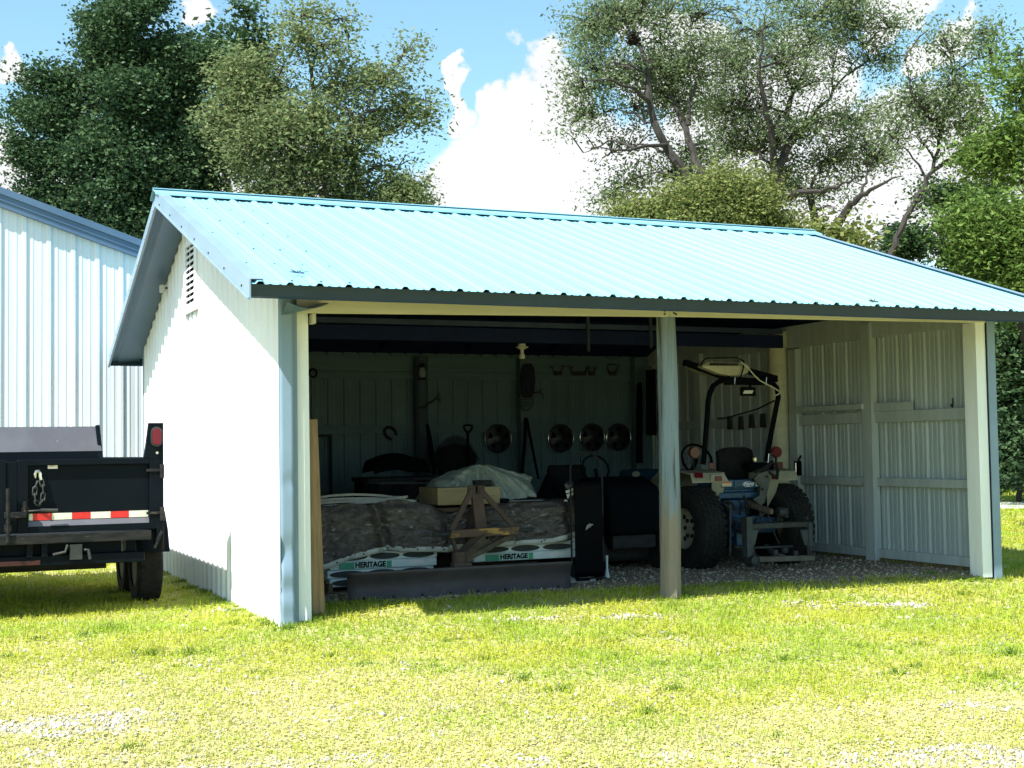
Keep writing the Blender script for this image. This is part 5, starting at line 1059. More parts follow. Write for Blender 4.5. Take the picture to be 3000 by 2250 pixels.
def gravel(x, y):
    g = np.zeros_like(x)
    for p, rx, ry, w in GPW:
        u = ((x-p.x)*CR[0]+(y-p.y)*CR[1])/rx; v = ((x-p.x)*CW[0]+(y-p.y)*CW[1])/ry
        g = np.maximum(g, w*np.exp(-(u*u+v*v)*.8))
    n = fbm(x, y, 3.2, 8); n2 = fbm(x, y, 9, 21)
    dist = (x-CAM[0])*CW[0]+(y-CAM[1])*CW[1]
    fore = sstep(8.2, 6.0, dist)*.50
    return np.clip(sstep(.36, 1.0, g*.80+(n-.5)*.95+(n2-.5)*1.1+fore*.36), 0, 1)
def scatter(n, r0, r1, pw=0):
    r = np.exp(RNG.uniform(math.log(r0), math.log(r1), n)); th = YAW+RNG.uniform(-.64, .64, n)
    return CAM[0]+np.sin(th)*r, CAM[1]+np.cos(th)*r, r
def blocked(x, y):
    edge = gedge(x)+.02+(fbm(x, y*0, 1.6, 4)-.5)*.28+(vnoise(x, y, 14, 3)-.5)*.30
    return ((x > -.03) & (x < 7.42) & (y > edge) & (y < D+.05)) | ((x > -11.7) & (x < 1.25) & (y > BY-.05)) | ((x > 7.25) & (x < 7.52) & (y > -.02) & (y < .3)) | ((x > -.03) & (x < .30) & (y > -.03) & (y < .15))
def blades(n, r0, r1, hmin, hmax, wid, m, name, sel, lean=.6, broad=.0):
    x, y, r = scatter(n, r0, r1); k = ~blocked(x, y) & sel(x, y, r); x, y, r = x[k], y[k], r[k]; n = len(x)
    z = gz(x, y); sc = np.clip(r/9, .85, 4.5); h = RNG.uniform(hmin, hmax, n)*sc**.55*(.55+.9*fbm(x, y, 1.8, 31)); w = wid*sc*RNG.uniform(.6, 1.3, n)
    a = RNG.uniform(0, 2*PI, n); b = a+RNG.uniform(-.5, .5, n)+PI/2; ln = RNG.uniform(.1, lean, n)*h*1.4
    br = RNG.random(n) < broad; h = np.where(br, h*.55, h); w = np.where(br, w*2.6, w); ln = np.where(br, w*1.2, ln)
    ex, ey = np.cos(a)*w/2, np.sin(a)*w/2; lx, ly = np.cos(b)*ln, np.sin(b)*ln
    tw = np.where(br, .7, .22); zb = np.where(br, z+h*RNG.uniform(.5, .95, n), z-.004)
    v = np.empty((n, 4, 3))
    v[:, 0] = np.stack([x-ex, y-ey, zb], 1); v[:, 1] = np.stack([x+ex, y+ey, zb], 1)
    v[:, 2] = np.stack([x+lx+ex*tw, y+ly+ey*tw, z+h], 1); v[:, 3] = np.stack([x+lx-ex*tw, y+ly-ey*tw, z+h], 1)
    return fast_mesh(name, v.reshape(-1, 3), np.arange(4*n).reshape(-1, 4), m, kind='stuff')
K['grass_green'] = leafmat('grass_green', [(.29, .345, .034), (.42, .465, .046), (.35, .41, .040), (.52, .50, .09)], .7, .42, (.74, .92, .8), .8)
K['grass_dry'] = leafmat('grass_dry', [(.53, .49, .19), (.60, .55, .265), (.47, .465, .145), (.68, .63, .40)], .75, .35, (.90, .92, .82), .9)
def yellow(x, y, r): d = (x-CAM[0])*CW[0]+(y-CAM[1])*CW[1]; lat = (x-CAM[0])*CR[0]+(y-CAM[1])*CR[1]; return sstep(9.5, 6.7, d+.20*lat+(fbm(x, y, 1.0, 12)-.5)*3.6)
tag(blades(740000, 5.2, 46, .018, .046, .0062, 'grass_green', 'grass', lambda x, y, r: (RNG.random(len(x)) > gravel(x, y)*.93) & (RNG.random(len(x)) > yellow(x, y, r)*.84), broad=.45), 'short green lawn and clover in front of the shed and trailer', 'grass')
tag(blades(400000, 5.2, 13, .012, .032, .0058, 'grass_dry', 'dry_grass', lambda x, y, r: (RNG.random(len(x)) > gravel(x, y)*.55) & (RNG.random(len(x)) < .07+.93*yellow(x, y, r)), broad=.5), 'sparse yellowed grass over gravel in the foreground', 'grass')
tag(blades(95000, 5.2, 16, .036, .066, .0052, 'grass_green', 'long_grass', lambda x, y, r: (RNG.random(len(x)) > gravel(x, y)*1.2) & (RNG.random(len(x)) > yellow(x, y, r)*.97) & (RNG.random(len(x)) < sstep(.52, .72, fbm(x, y, 2.6, 41))*.8+.10), lean=.9), 'longer grass blades standing in clumps through the lawn', 'grass')
# weed tufts
K['weed'] = leafmat('weed', [(.08, .16, .022), (.13, .22, .03), (.17, .26, .036)], .6, .3)
vv, nv = [], 0
WP = [(330, 1850, .11), (440, 1920, .10), (560, 1915, .10), (690, 1830, .08), (1530, 2000, .07), (1645, 2030, .08), (1980, 2025, .07), (1885, 2085, .07), (1800, 1930, .07), (2300, 1940, .07), (2620, 1985, .07), (380, 2196, .06), (250, 1870, .08), (100, 1880, .07), (2960, 1920, .09), (2900, 1990, .07), (780, 1835, .09), (985, 1800, .10), (2820, 1735, .09), (1960, 1775, .08), (2380, 1755, .07), (2140, 1780, .06), (2280, 2160, .05), (1500, 1830, .06), (970, 1920, .06), (560, 1790, .06), (840, 1850, .10), (1310, 1880, .05)]
for k in range(34): WP.append((RNG.uniform(-100, 3100), RNG.uniform(1840, 1990), RNG.uniform(.025, .06)))
for k in range(46):
    y_ = RNG.uniform(0, 5.5)**1; q = np.array([-.05-abs(RNG.normal(0, .05)), y_, 0])-CAM; s_ = q@CW; WP.append((1500+F*(q@CR)/s_, 1125-F*(q@CU)/s_, RNG.uniform(.03, .075)))
for x_, y_ in [(.2, -.05), (.32, .02), (.42, .25), (3.5, -.0), (3.7, -.02), (3.8, .1), (7.2, -.03), (7.45, -.06), (7.55, .1), (7.3, .2), (1.2, .6), (.7, .7), (6.9, .35)]:
    q = np.array([x_, y_, 0])-CAM; s_ = q@CW; WP.append((1500+F*(q@CR)/s_, 1125-F*(q@CU)/s_, RNG.uniform(.05, .09)))
for px, py, s in WP:
    c = P(px, py, 'z', 0); n = int(700*s)+20
    for _ in range(n):
        a = RNG.uniform(0, 2*PI); rr = abs(RNG.normal(0, s*.9)); x, y = c.x+rr*1.5*math.cos(a), c.y+rr*.8*math.sin(a); z = float(gz(x, y)); h = RNG.uniform(.3, .8)*s*math.exp(-(rr/s)**2*.4); w = .008; b = RNG.uniform(0, 2*PI); l = h*RNG.uniform(.2, 1.1)
        ex, ey = math.cos(a)*w/2, math.sin(a)*w/2; vv += [(x-ex, y-ey, z), (x+ex, y+ey, z), (x+l*math.cos(b)+ex*.3, y+l*math.sin(b)+ey*.3, z+h), (x+l*math.cos(b)-ex*.3, y+l*math.sin(b)-ey*.3, z+h)]
tag(fast_mesh('weeds', np.array(vv), np.arange(len(vv)).reshape(-1, 4), 'weed', kind='stuff'), 'darker green weed tufts scattered through the lawn', 'weeds')
# stones
def stones(n, sel, name, m, smin, smax, r0, r1, label):
    x, y, r = scatter(n, r0, r1); k = sel(x, y, r); x, y, r = x[k], y[k], r[k]; n = len(x)
    s = RNG.uniform(smin, smax, n)*RNG.uniform(.5, 1.2, n)*np.clip(r/8, .8, 2.2); z = gz(x, y)
    base = np.array([(1, 0, 0), (0, 1, 0), (-1, 0, 0), (0, -1, 0), (0, 0, .75), (0, 0, -.6)], float)
    v = base[None]*s[:, None, None]*RNG.uniform(.65, 1.2, (n, 6, 1)); v += RNG.normal(0, .16, (n, 6, 3))*s[:, None, None]
    a = RNG.uniform(0, 2*PI, n); ca, sa = np.cos(a)[:, None], np.sin(a)[:, None]; vx = v[..., 0]*ca-v[..., 1]*sa*.8; vy = v[..., 0]*sa+v[..., 1]*ca*.8
    v[..., 0], v[..., 1] = vx+x[:, None], vy+y[:, None]; v[..., 2] += (z+s*.22)[:, None]
    f = np.array([(0, 1, 4), (1, 2, 4), (2, 3, 4), (3, 0, 4), (1, 0, 5), (2, 1, 5), (3, 2, 5), (0, 3, 5)]); F_ = (f[None]+6*np.arange(n)[:, None, None]).reshape(-1, 3)
    return tag(fast_mesh(name, v.reshape(-1, 3), F_, m, kind='stuff'), label, 'gravel')
K['stone'] = leafmat('stone', [(.22, .21, .19), (.36, .35, .33), (.50, .49, .46), (.30, .265, .22)], .85, 0)
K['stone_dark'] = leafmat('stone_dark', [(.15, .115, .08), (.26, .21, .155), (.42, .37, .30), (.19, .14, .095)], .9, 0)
stones(265000, lambda x, y, r: ~blocked(x, y) & (RNG.random(len(x)) < gravel(x, y)*.60+.004+.045*yellow(x, y, r)), 'gravel', 'stone', .007, .021, 5.2, 13, 'pale crushed stone showing through the lawn')
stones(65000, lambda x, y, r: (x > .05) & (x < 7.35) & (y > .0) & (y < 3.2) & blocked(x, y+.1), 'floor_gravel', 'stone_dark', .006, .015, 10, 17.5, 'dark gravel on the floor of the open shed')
# ================================================================ trees
def gauss_leaves(cl, cr, n, size, asp, droop, flat=.75):
    c = np.repeat(cl, n, 0); N = len(c); crr = np.repeat(cr, n)[:, None]
    p = c+np.clip(RNG.normal(0, 1, (N, 3)), -1.75, 1.75)*crr*np.array([1, 1, flat])
    d = RNG.normal(0, 1, (N, 3)); d[:, 2] = d[:, 2]*.5-droop; d /= np.linalg.norm(d, axis=1)[:, None]
    q = RNG.normal(0, 1, (N, 3)); q[:, 2] += .9; w = np.cross(d, q); w /= np.linalg.norm(w, axis=1)[:, None]+1e-6
    l = size*RNG.uniform(.45, 1.45, N)[:, None]
    v = np.stack([p-d*l/2, p+w*l*asp/2, p+d*l/2, p-w*l*asp/2], 1)
    return v.reshape(-1, 3)
def tree(name, label, cat, t, blobs, limbs=None, leaf='leaf_dark', bark='bark', size=.16, asp=.55, dens=.12, per=34, cr=.30, droop=.15, r0=.16, base=None, twig=.5, group=None, dz=.8, gap=.0, lump=1., lumpa=480, lz=0.):
    S_ = 1.35624*t/F; size *= .70; dens *= 1.9; cr *= .9
    cen = [(A(ox, oy, t+(k % 3-1)*rx*S_*.35), rx*S_, ry*S_) for k, (ox, oy, rx, ry, *_) in enumerate(blobs)]
    c0 = sum((c for c, _, _ in cen), Vector())/len(cen)
    if base is None: base = (c0.x, c0.y)
    else: q = A(base, 1000, t); base = (q.x, q.y)
    gz0 = float(gz(base[0], base[1])); root = thing(name, label, cat, (base[0], base[1], gz0), group)
    # limbs
    mb = MB(); skel = []
    def limb(pts, ra, rb_):
        fine = []
        for i in range(len(pts)-1):
            for u in np.linspace(0, 1, 5)[:-1]:
                j = (pts[i+1]-pts[i]).length*.035; fine.append(pts[i].lerp(pts[i+1], u)+Vector(RNG.normal(0, j, 3) if u else (0, 0, 0)))
        fine.append(pts[-1]); k = len(fine); rb_ *= .35; mb.tube(fine, [ra+(rb_-ra)*i/(k-1) for i in range(k)], 7, cap=True); skel.extend(fine)
    B = V(base[0], base[1], gz0-.2)
    if limbs:
        for pl, ra, rb_ in limbs:
            pts = [A(ox, oy, t+dt+lz) for ox, oy, dt in pl]
            if pl[0][2] == 0 and ra >= .11 and pts[0].z > 1.5: pts = [V((pts[0].x+B.x*.6)/1.6+.0, (pts[0].y+B.y*.6)/1.6, gz0-.2)]+pts
            limb(pts, ra*.86, rb_)
    else:
        zt_ = max(c.z for c, _, _ in cen); limb([B, V(B.x+(c0.x-B.x)*.5, B.y+(c0.y-B.y)*.5, c0.z*.45), V(c0.x, c0.y, c0.z*.9), V(c0.x+.2, c0.y, c0.z+(zt_-c0.z)*.7)], r0, r0*.2)
    trunk_pts = list(skel)
    for c, rx, ry in cen:
        s = min(trunk_pts, key=lambda p: (p-c).length+max(0, p.z-c.z)*2+.3*abs(p.z)); m_ = s.lerp(c, .5)+V(0, 0, .12*(c-s).length)
        limb([s, m_, c], r0*.24, .015)
    # clumps
    cl = []
    for (c, rx, ry), (_, _, px_, py_, *dm) in zip(cen, blobs):
        n = max(4, int(dens*(dm[0] if dm else 1)*px_*py_*PI/per)); ns = int(np.clip(px_*py_/lumpa, 5, 40)); q = RNG.normal(0, 1, (ns, 3)); q /= np.linalg.norm(q, axis=1)[:, None]; rad = RNG.uniform(.35, 1.0, ns)**.6
        sub = q*rad[:, None]*.86; sr = RNG.uniform(.13, .30, ns)*lump; k = RNG.integers(0, ns, n); o_ = np.clip(RNG.normal(0, 1, (n, 3)), -1.7, 1.7)*sr[k][:, None]*np.array([1, 1, .72]); u = sub[k]+o_
        p = np.array(c)+u[:, 0:1]*CR[None]*rx+u[:, 1:2]*CW[None]*(rx+ry)/2*dz+u[:, 2:3]*np.array([[0, 0, 1]])*ry
        if gap: kk = fbm(p[:, 0]+p[:, 1]*.7, p[:, 2]*1.1, .9, 3) > gap; p = p[kk]
        p = p[p[:, 2] > .3]; cl.append(p)
    cl = np.concatenate(cl); crs = cr*RNG.uniform(.5, 1.35, len(cl))
    sk = np.array(skel)
    for i in range(len(cl)):
        if RNG.random() < twig:
            d = np.linalg.norm(sk-cl[i], axis=1)+np.maximum(0, sk[:, 2]-cl[i][2])*.8; s = Vector(sk[int(np.argmin(d))]); e = Vector(cl[i]); m_ = s.lerp(e, .55)+V(0, 0, .10*(e-s).length)
            mb.tube([s, m_, e], [.014, .009, .004], 4, cap=False)
    mb.build('trunk', bark, root, smooth=True)
    v = gauss_leaves(cl, crs, per, size, asp, droop)
    fast_mesh('crown', v, np.arange(len(v)).reshape(-1, 4), leaf, root)
    return root
K['leaf_dark'] = leafmat('leaf_dark', [(.030, .066, .034), (.055, .102, .046), (.085, .140, .056), (.040, .080, .040)], .42, .28)
K['leaf_olive'] = leafmat('leaf_olive', [(.12, .18, .07), (.175, .23, .095), (.22, .24, .11), (.145, .205, .085)], .48, .42)
K['leaf_willow'] = leafmat('leaf_willow', [(.105, .165, .078), (.155, .215, .105), (.20, .235, .12), (.13, .185, .09)], .42, .45)
K['leaf_bush'] = leafmat('leaf_bush', [(.12, .16, .045), (.175, .205, .06), (.21, .225, .08)], .55, .38)
K['leaf_fresh'] = leafmat('leaf_fresh', [(.075, .135, .030), (.115, .185, .040), (.15, .215, .055)], .5, .38)
K['leaf_deep'] = leafmat('leaf_deep', [(.02, .045, .018), (.035, .07, .025), (.05, .09, .03)], .55, .25)
K['needle'] = leafmat('needle', [(.015, .04, .022), (.03, .06, .03)], .6, .1)
tree('broadleaf_tree', 'big dark green broadleaf tree with dense crown, standing behind the white building at left', 'tree', 27,
     [(300, 0, 85, 60), (255, 90, 70, 70), (350, 110, 75, 80), (215, 120, 35, 35, .7), (112, 180, 46, 46), (75, 240, 50, 36), (140, 250, 58, 50), (290, 210, 130, 80), (400, 200, 70, 90), (210, 320, 95, 55), (48, 335, 45, 24), (110, 355, 50, 32), (320, 320, 120, 70), (420, 330, 55, 75), (155, 430, 80, 50), (270, 420, 110, 55), (400, 440, 90, 70), (70, 425, 40, 25, .7), (230, 500, 130, 50), (110, 500, 60, 30), (320, 560, 120, 50), (450, 120, 30, 45, .8), (30, 300, 30, 20, .6), (380, 390, 80, 60), (400, 510, 90, 50), (340, 440, 90, 60)],
     leaf='leaf_dark', size=.125, asp=.6, dens=.30, cr=.27, r0=.30, base=320, lumpa=900, lump=1.0, gap=.2)
tree('spire_tree', 'slim dark green tree top rising between the dark tree and the olive tree', 'tree', 31, [(540, 45, 26, 42), (535, 100, 40, 50), (470, 105, 34, 50), (490, 180, 60, 60), (520, 300, 60, 90)], leaf='leaf_dark', size=.19, dens=.13, r0=.15, base=520)
tree('olive_tree', 'olive coloured airy tree right of the dark tree, above the shed ridge', 'tree', 25,
     [(600, 250, 100, 80), (520, 190, 70, 60), (470, 250, 60, 50), (690, 310, 120, 70), (640, 390, 130, 50), (770, 380, 100, 60), (830, 160, 65, 55, .55), (870, 250, 55, 60, .6), (740, 200, 80, 70, .6), (690, 100, 80, 50, .5), (650, 40, 65, 35, .4), (735, 40, 45, 35, .35), (540, 320, 80, 50), (565, 140, 60, 45, .7), (930, 250, 25, 35, .5), (885, 110, 40, 30, .45), (600, 170, 70, 50, .6), (800, 300, 70, 60, .8), (600, 430, 90, 30), (860, 360, 60, 50, .8), (880, 410, 48, 40), (895, 445, 36, 26), (820, 430, 80, 35), (740, 440, 80, 30)],
     limbs=[([(700, 420, 0), (705, 330, 0), (680, 240, .3), (665, 120, .5), (650, 20, .6)], .13, .02), ([(705, 340, 0), (745, 300, -.2), (800, 220, -.3), (860, 130, -.3)], .04, .01), ([(760, 400, 0), (765, 330, .4), (790, 300, .6), (900, 270, 1)], .08, .02), ([(690, 300, .2), (610, 250, .5), (520, 200, .8)], .06, .015), ([(700, 200, .3), (760, 120, .6), (740, 40, .8)], .04, .01)],
     leaf='leaf_olive', bark='bark_grey', size=.125, asp=.45, dens=.15, cr=.26, base=705, twig=.9, gap=.30)
tree('twin_trunk_tree', 'tall thin leaved tree with two leaning dark trunks, right of the big cloud', 'tree', 26,
     [(1290, 160, 75, 70), (1262, 250, 60, 65), (1330, 60, 95, 70), (1420, 110, 85, 80), (1320, 330, 85, 80), (1450, 220, 70, 60), (1260, 330, 40, 50), (1510, 40, 80, 60), (1330, 410, 70, 45), (1390, 10, 100, 50), (1480, 330, 60, 50), (1440, 380, 70, 40), (1370, 230, 60, 60), (1290, 60, 60, 60), (1400, 160, 70, 60), (1500, 130, 60, 70), (1250, 200, 35, 45)],
     limbs=[([(1488, 385, 0), (1432, 303, 0), (1404, 224, 0), (1399, 131, .2), (1367, 84, .4), (1340, 30, .5)], .13, .03), ([(1514, 364, 0), (1483, 280, .3), (1455, 219, .5), (1430, 140, .7), (1440, 40, .8)], .11, .025), ([(1488, 270, .3), (1490, 215, .5), (1510, 160, .6), (1490, 60, .8)], .06, .02), ([(1404, 224, 0), (1370, 190, -.4), (1310, 172, -.8), (1240, 180, -1)], .05, .012), ([(1440, 314, 0), (1390, 316, -.5), (1330, 325, -.9), (1265, 318, -1.1)], .05, .012), ([(1399, 160, .1), (1360, 140, -.3), (1310, 140, -.5)], .03, .01)],
     leaf='leaf_willow', size=.115, asp=.42, dens=.092, cr=.28, droop=.55, r0=.12, twig=1., gap=.34, base=1500, lz=-.9, lump=1.55, lumpa=300)
tree('willow_tree', 'large spreading grey green tree with forked limbs, tallest above the right half of the roof', 'tree', 28,
     [(1640, 70, 110, 80), (1740, 40, 110, 70), (1850, 50, 80, 60), (1690, 150, 120, 80), (1800, 150, 100, 80), (1610, 240, 90, 70), (1740, 260, 110, 70), (1850, 260, 85, 65), (1800, 350, 110, 55), (1570, 140, 60, 80), (1910, 130, 45, 55), (1640, 330, 80, 60), (1890, 350, 60, 50), (1580, 320, 60, 50), (1560, 20, 80, 55), (1770, 420, 90, 40), (1920, 60, 40, 40), (1660, -10, 120, 40), (1820, 0, 90, 45), (1560, 240, 70, 60), (1690, 390, 70, 40)],
     limbs=[([(1684, 411, 0), (1675, 364, 0), (1717, 289, .3), (1698, 243, .5), (1740, 150, .8), (1760, 40, 1)], .16, .03), ([(1675, 364, 0), (1655, 250, -.3), (1645, 187, -.4), (1640, 131, -.5), (1650, 30, -.6)], .11, .03), ([(1700, 430, 0), (1740, 415, -.5), (1810, 405, -.9), (1860, 380, -1.2)], .09, .02), ([(1768, 490, .6), (1750, 430, .4), (1760, 370, .2)], .12, .04), ([(1800, 505, .3), (1838, 440, 0), (1880, 410, -.4), (1950, 380, -.8)], .12, .03), ([(1717, 300, .3), (1770, 230, .9), (1830, 160, 1.4), (1880, 80, 1.6)], .06, .015), ([(1560, 180, -.2), (1575, 120, -.2), (1600, 50, -.1)], .04, .02)],
     leaf='leaf_willow', size=.115, asp=.42, dens=.085, cr=.28, droop=.5, r0=.14, twig=1., gap=.33, base=1690, lz=-.8, lump=1.6, lumpa=300)
tree('leaning_tree', 'thin tree with crooked trunk leaning right, beyond the right end of the roof', 'tree', 25,
     [(2050, 110, 60, 55), (2110, 75, 40, 35), (1970, 220, 55, 65), (2060, 200, 65, 60), (1990, 310, 60, 60), (2100, 270, 50, 55), (1965, 110, 35, 35), (2080, 350, 60, 45), (1930, 300, 40, 50), (2010, 420, 70, 40), (2140, 120, 25, 30)],
     limbs=[([(1905, 600, 0), (1922, 558, 0), (1945, 499, 0), (1973, 443, 0), (2015, 369, 0), (2034, 280, .2), (2052, 224, .3), (2080, 120, .4)], .095, .015), ([(2034, 285, .2), (2000, 240, -.2), (1975, 215, -.4), (1955, 130, -.5)], .05, .012), ([(2015, 369, 0), (2070, 330, .4), (2110, 290, .6)], .05, .012), ([(2045, 250, .2), (2065, 160, .5), (2050, 60, .6)], .04, .01)],
     leaf='leaf_willow', size=.115, asp=.42, dens=.12, cr=.28, lump=1.4, lumpa=300, droop=.45, r0=.11, twig=.8, gap=.38, base=1915)
tree('locust_tree', 'feathery bright green tree at the upper right edge of the photo', 'tree', 22, [(2180, 180, 60, 60), (2150, 260, 70, 50), (2205, 120, 50, 40), (2215, 300, 60, 60), (2170, 350, 70, 45), (2250, 220, 60, 80), (2120, 330, 40, 35)], leaf='leaf_fresh', size=.15, asp=.4, dens=.13, droop=.4, r0=.09, base=2440, gap=.34)
tree('fresh_green_tree', 'bright green bushy tree directly beyond the right roof slope', 'tree', 20, [(2150, 500, 75, 55), (2215, 470, 60, 50), (2170, 570, 80, 50), (2230, 560, 60, 70), (2100, 470, 40, 40), (2205, 640, 50, 40), (2160, 620, 60, 30)], leaf='leaf_fresh', size=.125, asp=.42, dens=.20, droop=.3, r0=.12, base=2330)
tree('roof_bush', 'round yellow green bush showing above the roof ridge below the twin trunks', 'bush', 21, [(1540, 440, 100, 60), (1630, 465, 75, 55), (1450, 455, 75, 45), (1385, 465, 55, 35), (1580, 400, 65, 35), (1690, 490, 50, 40), (1500, 480, 120, 40), (1345, 485, 30, 25)], leaf='leaf_bush', size=.085, asp=.55, dens=.30, cr=.22, r0=.08, base=1540)
for k, (bl_, lb, tt) in enumerate([([(1980, 540, 60, 45), (1940, 600, 60, 40)], 'dark thicket behind the crooked trunk, just above the roof slope', 33), ([(2070, 520, 55, 55), (2080, 590, 60, 40)], 'dark thicket left of the bright green tree, above the roof slope', 31), ([(1840, 520, 40, 20), (1780, 500, 30, 15)], 'low olive shrub peeping over the right end of the ridge', 23), ([(2060, 440, 70, 60), (2120, 420, 60, 50)], 'shaded tree filling the gap behind the leaning tree', 36)]):
    tree('shrub', lb, 'shrub', tt, bl_, leaf='leaf_deep' if k != 2 else 'leaf_bush', size=.17, dens=.16, r0=.07)
for k, (bl_, lb, tt, lf) in enumerate([([(2190, 700, 60, 70), (2230, 780, 60, 80), (2200, 860, 50, 60), (2170, 760, 45, 60), (2195, 950, 60, 60), (2160, 1000, 45, 45), (2230, 1010, 60, 40)], 'tall wood edge tree just right of the blue corner trim', 30, 'leaf_dark'), ([(2185, 930, 45, 70), (2215, 1000, 60, 60), (2170, 1010, 35, 45)], 'low bushy tree at the wood edge where the lawn ends, right of the shed', 36, 'leaf_fresh'), ([(2310, 650, 90, 160), (2330, 850, 90, 150)], 'wood edge tree beyond the right border of the photo', 30, 'leaf_deep'), ([(2140, 640, 50, 60), (2150, 860, 50, 120), (2190, 600, 60, 60)], 'deep green tree partly hidden by the right corner of the shed', 38, 'leaf_deep')]):
    tree('woodland_tree', lb, 'tree', tt, bl_, leaf=lf, size=.19, dens=.17, cr=.4, r0=.07, droop=.3, group='trees along the wood edge')
q = A(1367, 83, 24.9); cl_ = np.array([tuple(q)])+RNG.normal(0, .045, (14, 3)); v = gauss_leaves(cl_, np.full(14, .04), 40, .07, .5, 0); K['nest'] = leafmat('nest', [(.018, .016, .014), (.03, .026, .022)], .8, .0); tag(fast_mesh('leaf_nest', v, np.arange(len(v)).reshape(-1, 4), 'nest'), 'small dark leaf nest in the upper left limbs of the twin trunked tree', 'nest')
for px, py, lb in ((873, 808, 'dry twig cluster lying on the roof near its front left corner'), (2561, 897, 'twig and leaf litter caught on the roof edge above the right wall')):
    yy = YF+(.30 if px < 1000 else .03); q = P(px, py, 'y', yy); zz = roofz(q.y)+.03; m = MB()
    for k in range(12): a_ = k*.9; l_ = .05+.05*((k*7) % 5)/5; m.tube([V(q.x, q.y, zz), V(q.x+l_*math.cos(a_), q.y+l_*.6*math.sin(a_), roofz(q.y+l_*.6*math.sin(a_))+.03+.015*(k % 3))], [.005, .002], 4)
    tag(m.build('twig_cluster', 'brown_wood' if px > 1000 else 'navy_trim'), lb, 'twigs')
def conifer(ox, oy, t, h, lb):
    top = A(ox, oy, t); z0 = 0; root = thing('pine_tree', lb, 'tree', (top.x, top.y, 0)); H = top.z; mb = MB().tube([(top.x, top.y, -.2), (top.x, top.y, H)], [.22, .02], 7); vs = []
    cl = []
    for k in range(420):
        u = RNG.random()**.8; z = H-u*h; rr = .12+u*h*.24*RNG.uniform(.5, 1.05); a = RNG.uniform(0, 2*PI); cl.append((top.x+rr*math.cos(a), top.y+rr*math.sin(a), z-.25*rr))
        if k % 6 == 0: mb.tube([(top.x, top.y, z), cl[-1]], [.03, .01], 4)
    mb.build('trunk', 'bark', root); v = gauss_leaves(np.array(cl), np.full(len(cl), .22), 16, .26, .25, .1, .5); fast_mesh('crown', v, np.arange(len(v)).reshape(-1, 4), 'needle', root)
conifer(1925, 487, 48, 5, 'distant dark pine left of the crooked trunk foot'); conifer(1815, 500, 52, 5, 'distant dark pine tip just over the right end of the ridge')
# far wood that closes the horizon all round
cl = []
for k in range(2600):
    a = RNG.uniform(-1.1, 2.1); r = RNG.uniform(75, 110); h = 6+4*math.sin(a*7)+3*math.sin(a*17+1); cl.append((CAM[0]+r*math.sin(a), CAM[1]+r*math.cos(a), RNG.uniform(.2, 1)*h))
v = gauss_leaves(np.array(cl), np.full(len(cl), 1.3), 14, 1.3, .7, .1); tag(fast_mesh('far_wood', v, np.arange(len(v)).reshape(-1, 4), 'leaf_deep', kind='stuff'), 'far dark wood on the horizon', 'wood')
# ================================================================ light, sky, clouds
L = Vector((.534, .243, -.81)).normalized()
sl = bpy.data.lights.new('sun', 'SUN'); sl.energy = SUN_E; sl.angle = math.radians(.53); sl.color = (1, .965, .90)
so = bpy.data.objects.new('sun', sl); COL.objects.link(so); so.rotation_euler = L.to_track_quat('-Z', 'Y').to_euler(); so.location = (-6, -4, 12)
wd = bpy.data.worlds.new('World'); SC.world = wd; wd.use_nodes = True; nt = wd.node_tree; nt.nodes.clear()
out = nn(nt, 'ShaderNodeOutputWorld'); bg = nn(nt, 'ShaderNodeBackground'); bg.inputs['Strength'].default_value = SKY_S
sky = nn(nt, 'ShaderNodeTexSky', sky_type='NISHITA'); sky.sun_disc = False; sky.sun_elevation = math.asin(.81/Vector((.534, .243, .81)).length); sky.sun_rotation = math.atan2(-L.x, -L.y)
tint = nn(nt, 'ShaderNodeMix', data_type='RGBA', blend_type='MULTIPLY'); tint.inputs[0].default_value = 1; nt.links.new(sky.outputs[0], tint.inputs[6]); tint.inputs[7].default_value = (*SKY_T, 1)
tc = nn(nt, 'ShaderNodeTexCoord')
def noise(s, d, r, mp=None):
    n = nn(nt, 'ShaderNodeTexNoise'); n.inputs['Scale'].default_value = s; n.inputs['Detail'].default_value = d; n.inputs['Roughness'].default_value = r
    nt.links.new(tc.outputs['Generated'], n.inputs['Vector']); return n.outputs['Fac']
def mth(op, a, b=None):
    n = nn(nt, 'ShaderNodeMath', operation=op)
    for i, v in enumerate((a, b)):
        if v is None: continue
        if isinstance(v, (int, float)): n.inputs[i].default_value = v
        else: nt.links.new(v, n.inputs[i])
    return n.outputs[0]
CLOUDS = [(1080, 390, 120), (990, 440, 100), (1180, 340, 115), (1250, 240, 85), (1120, 265, 50), (1022, 225, 42), (1005, 165, 26), (1205, 180, 55), (1300, 400, 160), (1500, 420, 190), (1700, 400, 190), (1560, 220, 100), (1450, 130, 70), (1720, 180, 110), (1900, 420, 180), (2050, 400, 150), (2080, 110, 62), (1890, 15, 60), (1985, -20, 45), (420, 12, 38), (15, 380, 75), (-40, 300, 60), (100, 450, 95), (400, 450, 125), (640, 470, 140), (30, 165, 28), (2350, 300, 150), (-300, 420, 200), (2500, -50, 120), (600, -300, 160), (1500, -450, 220), (-500, 0, 200)]
CLOUDS = [(x_, y_, r_/1.26) for x_, y_, r_ in CLOUDS]
wn = nn(nt, 'ShaderNodeTexNoise'); wn.inputs['Scale'].default_value = 11; wn.inputs['Detail'].default_value = 6; wn.inputs['Roughness'].default_value = .54; nt.links.new(tc.outputs['Generated'], wn.inputs['Vector'])
ws = nn(nt, 'ShaderNodeVectorMath', operation='SUBTRACT'); nt.links.new(wn.outputs['Color'], ws.inputs[0]); ws.inputs[1].default_value = (.5, .5, .5)
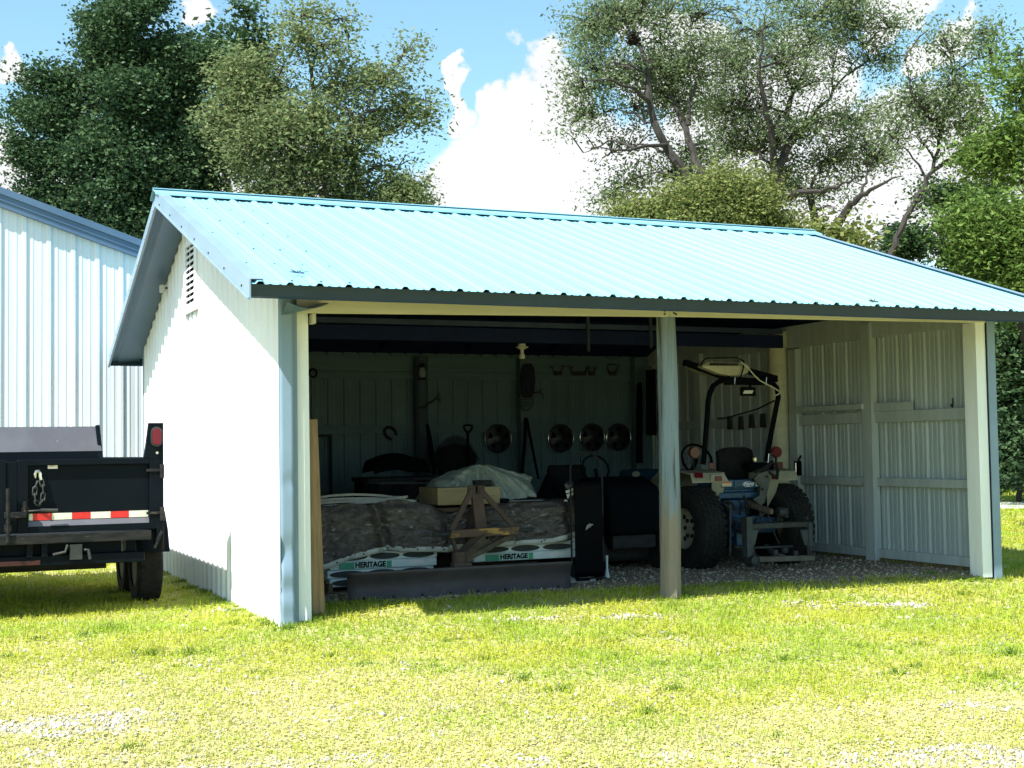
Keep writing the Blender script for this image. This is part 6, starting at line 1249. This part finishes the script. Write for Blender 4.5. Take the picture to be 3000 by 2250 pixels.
wm = nn(nt, 'ShaderNodeVectorMath', operation='SCALE'); nt.links.new(ws.outputs[0], wm.inputs[0]); wm.inputs['Scale'].default_value = .15
wa = nn(nt, 'ShaderNodeVectorMath', operation='ADD'); nt.links.new(tc.outputs['Generated'], wa.inputs[0]); nt.links.new(wm.outputs[0], wa.inputs[1])
wz = nn(nt, 'ShaderNodeVectorMath', operation='NORMALIZE'); nt.links.new(wa.outputs[0], wz.inputs[0])
m_ = None
for ox, oy, r in CLOUDS:
    d = (A(ox, oy, 1)-Vector(CAM)).normalized(); dp = nn(nt, 'ShaderNodeVectorMath', operation='DOT_PRODUCT'); nt.links.new(wz.outputs[0], dp.inputs[0]); dp.inputs[1].default_value = d
    a_ = r*1.356/F; mr = nn(nt, 'ShaderNodeMapRange'); mr.inputs[1].default_value = math.cos(a_*1.85); mr.inputs[2].default_value = 1; nt.links.new(dp.outputs['Value'], mr.inputs[0])
    m_ = mr.outputs[0] if m_ is None else mth('MAXIMUM', m_, mr.outputs[0])
n1, n2 = noise(11, 7, .56), noise(3.5, 5, .5)
dens = mth('ADD', mth('MULTIPLY', m_, 1.25), mth('MULTIPLY', mth('SUBTRACT', n1, .5), 1.5))
bgc = mth('MULTIPLY', mth('SUBTRACT', n2, .5), .7); dens = mth('ADD', dens, bgc)
cm = nn(nt, 'ShaderNodeMapRange', interpolation_type='SMOOTHSTEP'); cm.inputs[1].default_value = .40; cm.inputs[2].default_value = .86; nt.links.new(dens, cm.inputs[0])
shade = nn(nt, 'ShaderNodeMapRange'); shade.inputs[1].default_value = .3; shade.inputs[2].default_value = .75; shade.inputs[3].default_value = .86; shade.inputs[4].default_value = 1.05; nt.links.new(noise(6, 6, .55), shade.inputs[0])
cc = nn(nt, 'ShaderNodeMix', data_type='RGBA', blend_type='MULTIPLY'); cc.inputs[0].default_value = 1; cc.inputs[6].default_value = (CLOUD*.99, CLOUD, CLOUD*1.02, 1); nt.links.new(shade.outputs[0], cc.inputs[7])
mx = nn(nt, 'ShaderNodeMix', data_type='RGBA'); nt.links.new(cm.outputs[0], mx.inputs[0]); nt.links.new(tint.outputs[2], mx.inputs[6]); nt.links.new(cc.outputs[2], mx.inputs[7])
nt.links.new(mx.outputs[2], bg.inputs[0]); nt.links.new(bg.outputs[0], out.inputs[0])
SC.view_settings.view_transform = 'Standard'; SC.view_settings.look = 'None'; SC.view_settings.exposure = EXPO; SC.view_settings.gamma = 1
SC.cycles.use_denoising = True
SC.cycles.max_bounces = 6; SC.cycles.transparent_max_bounces = 4
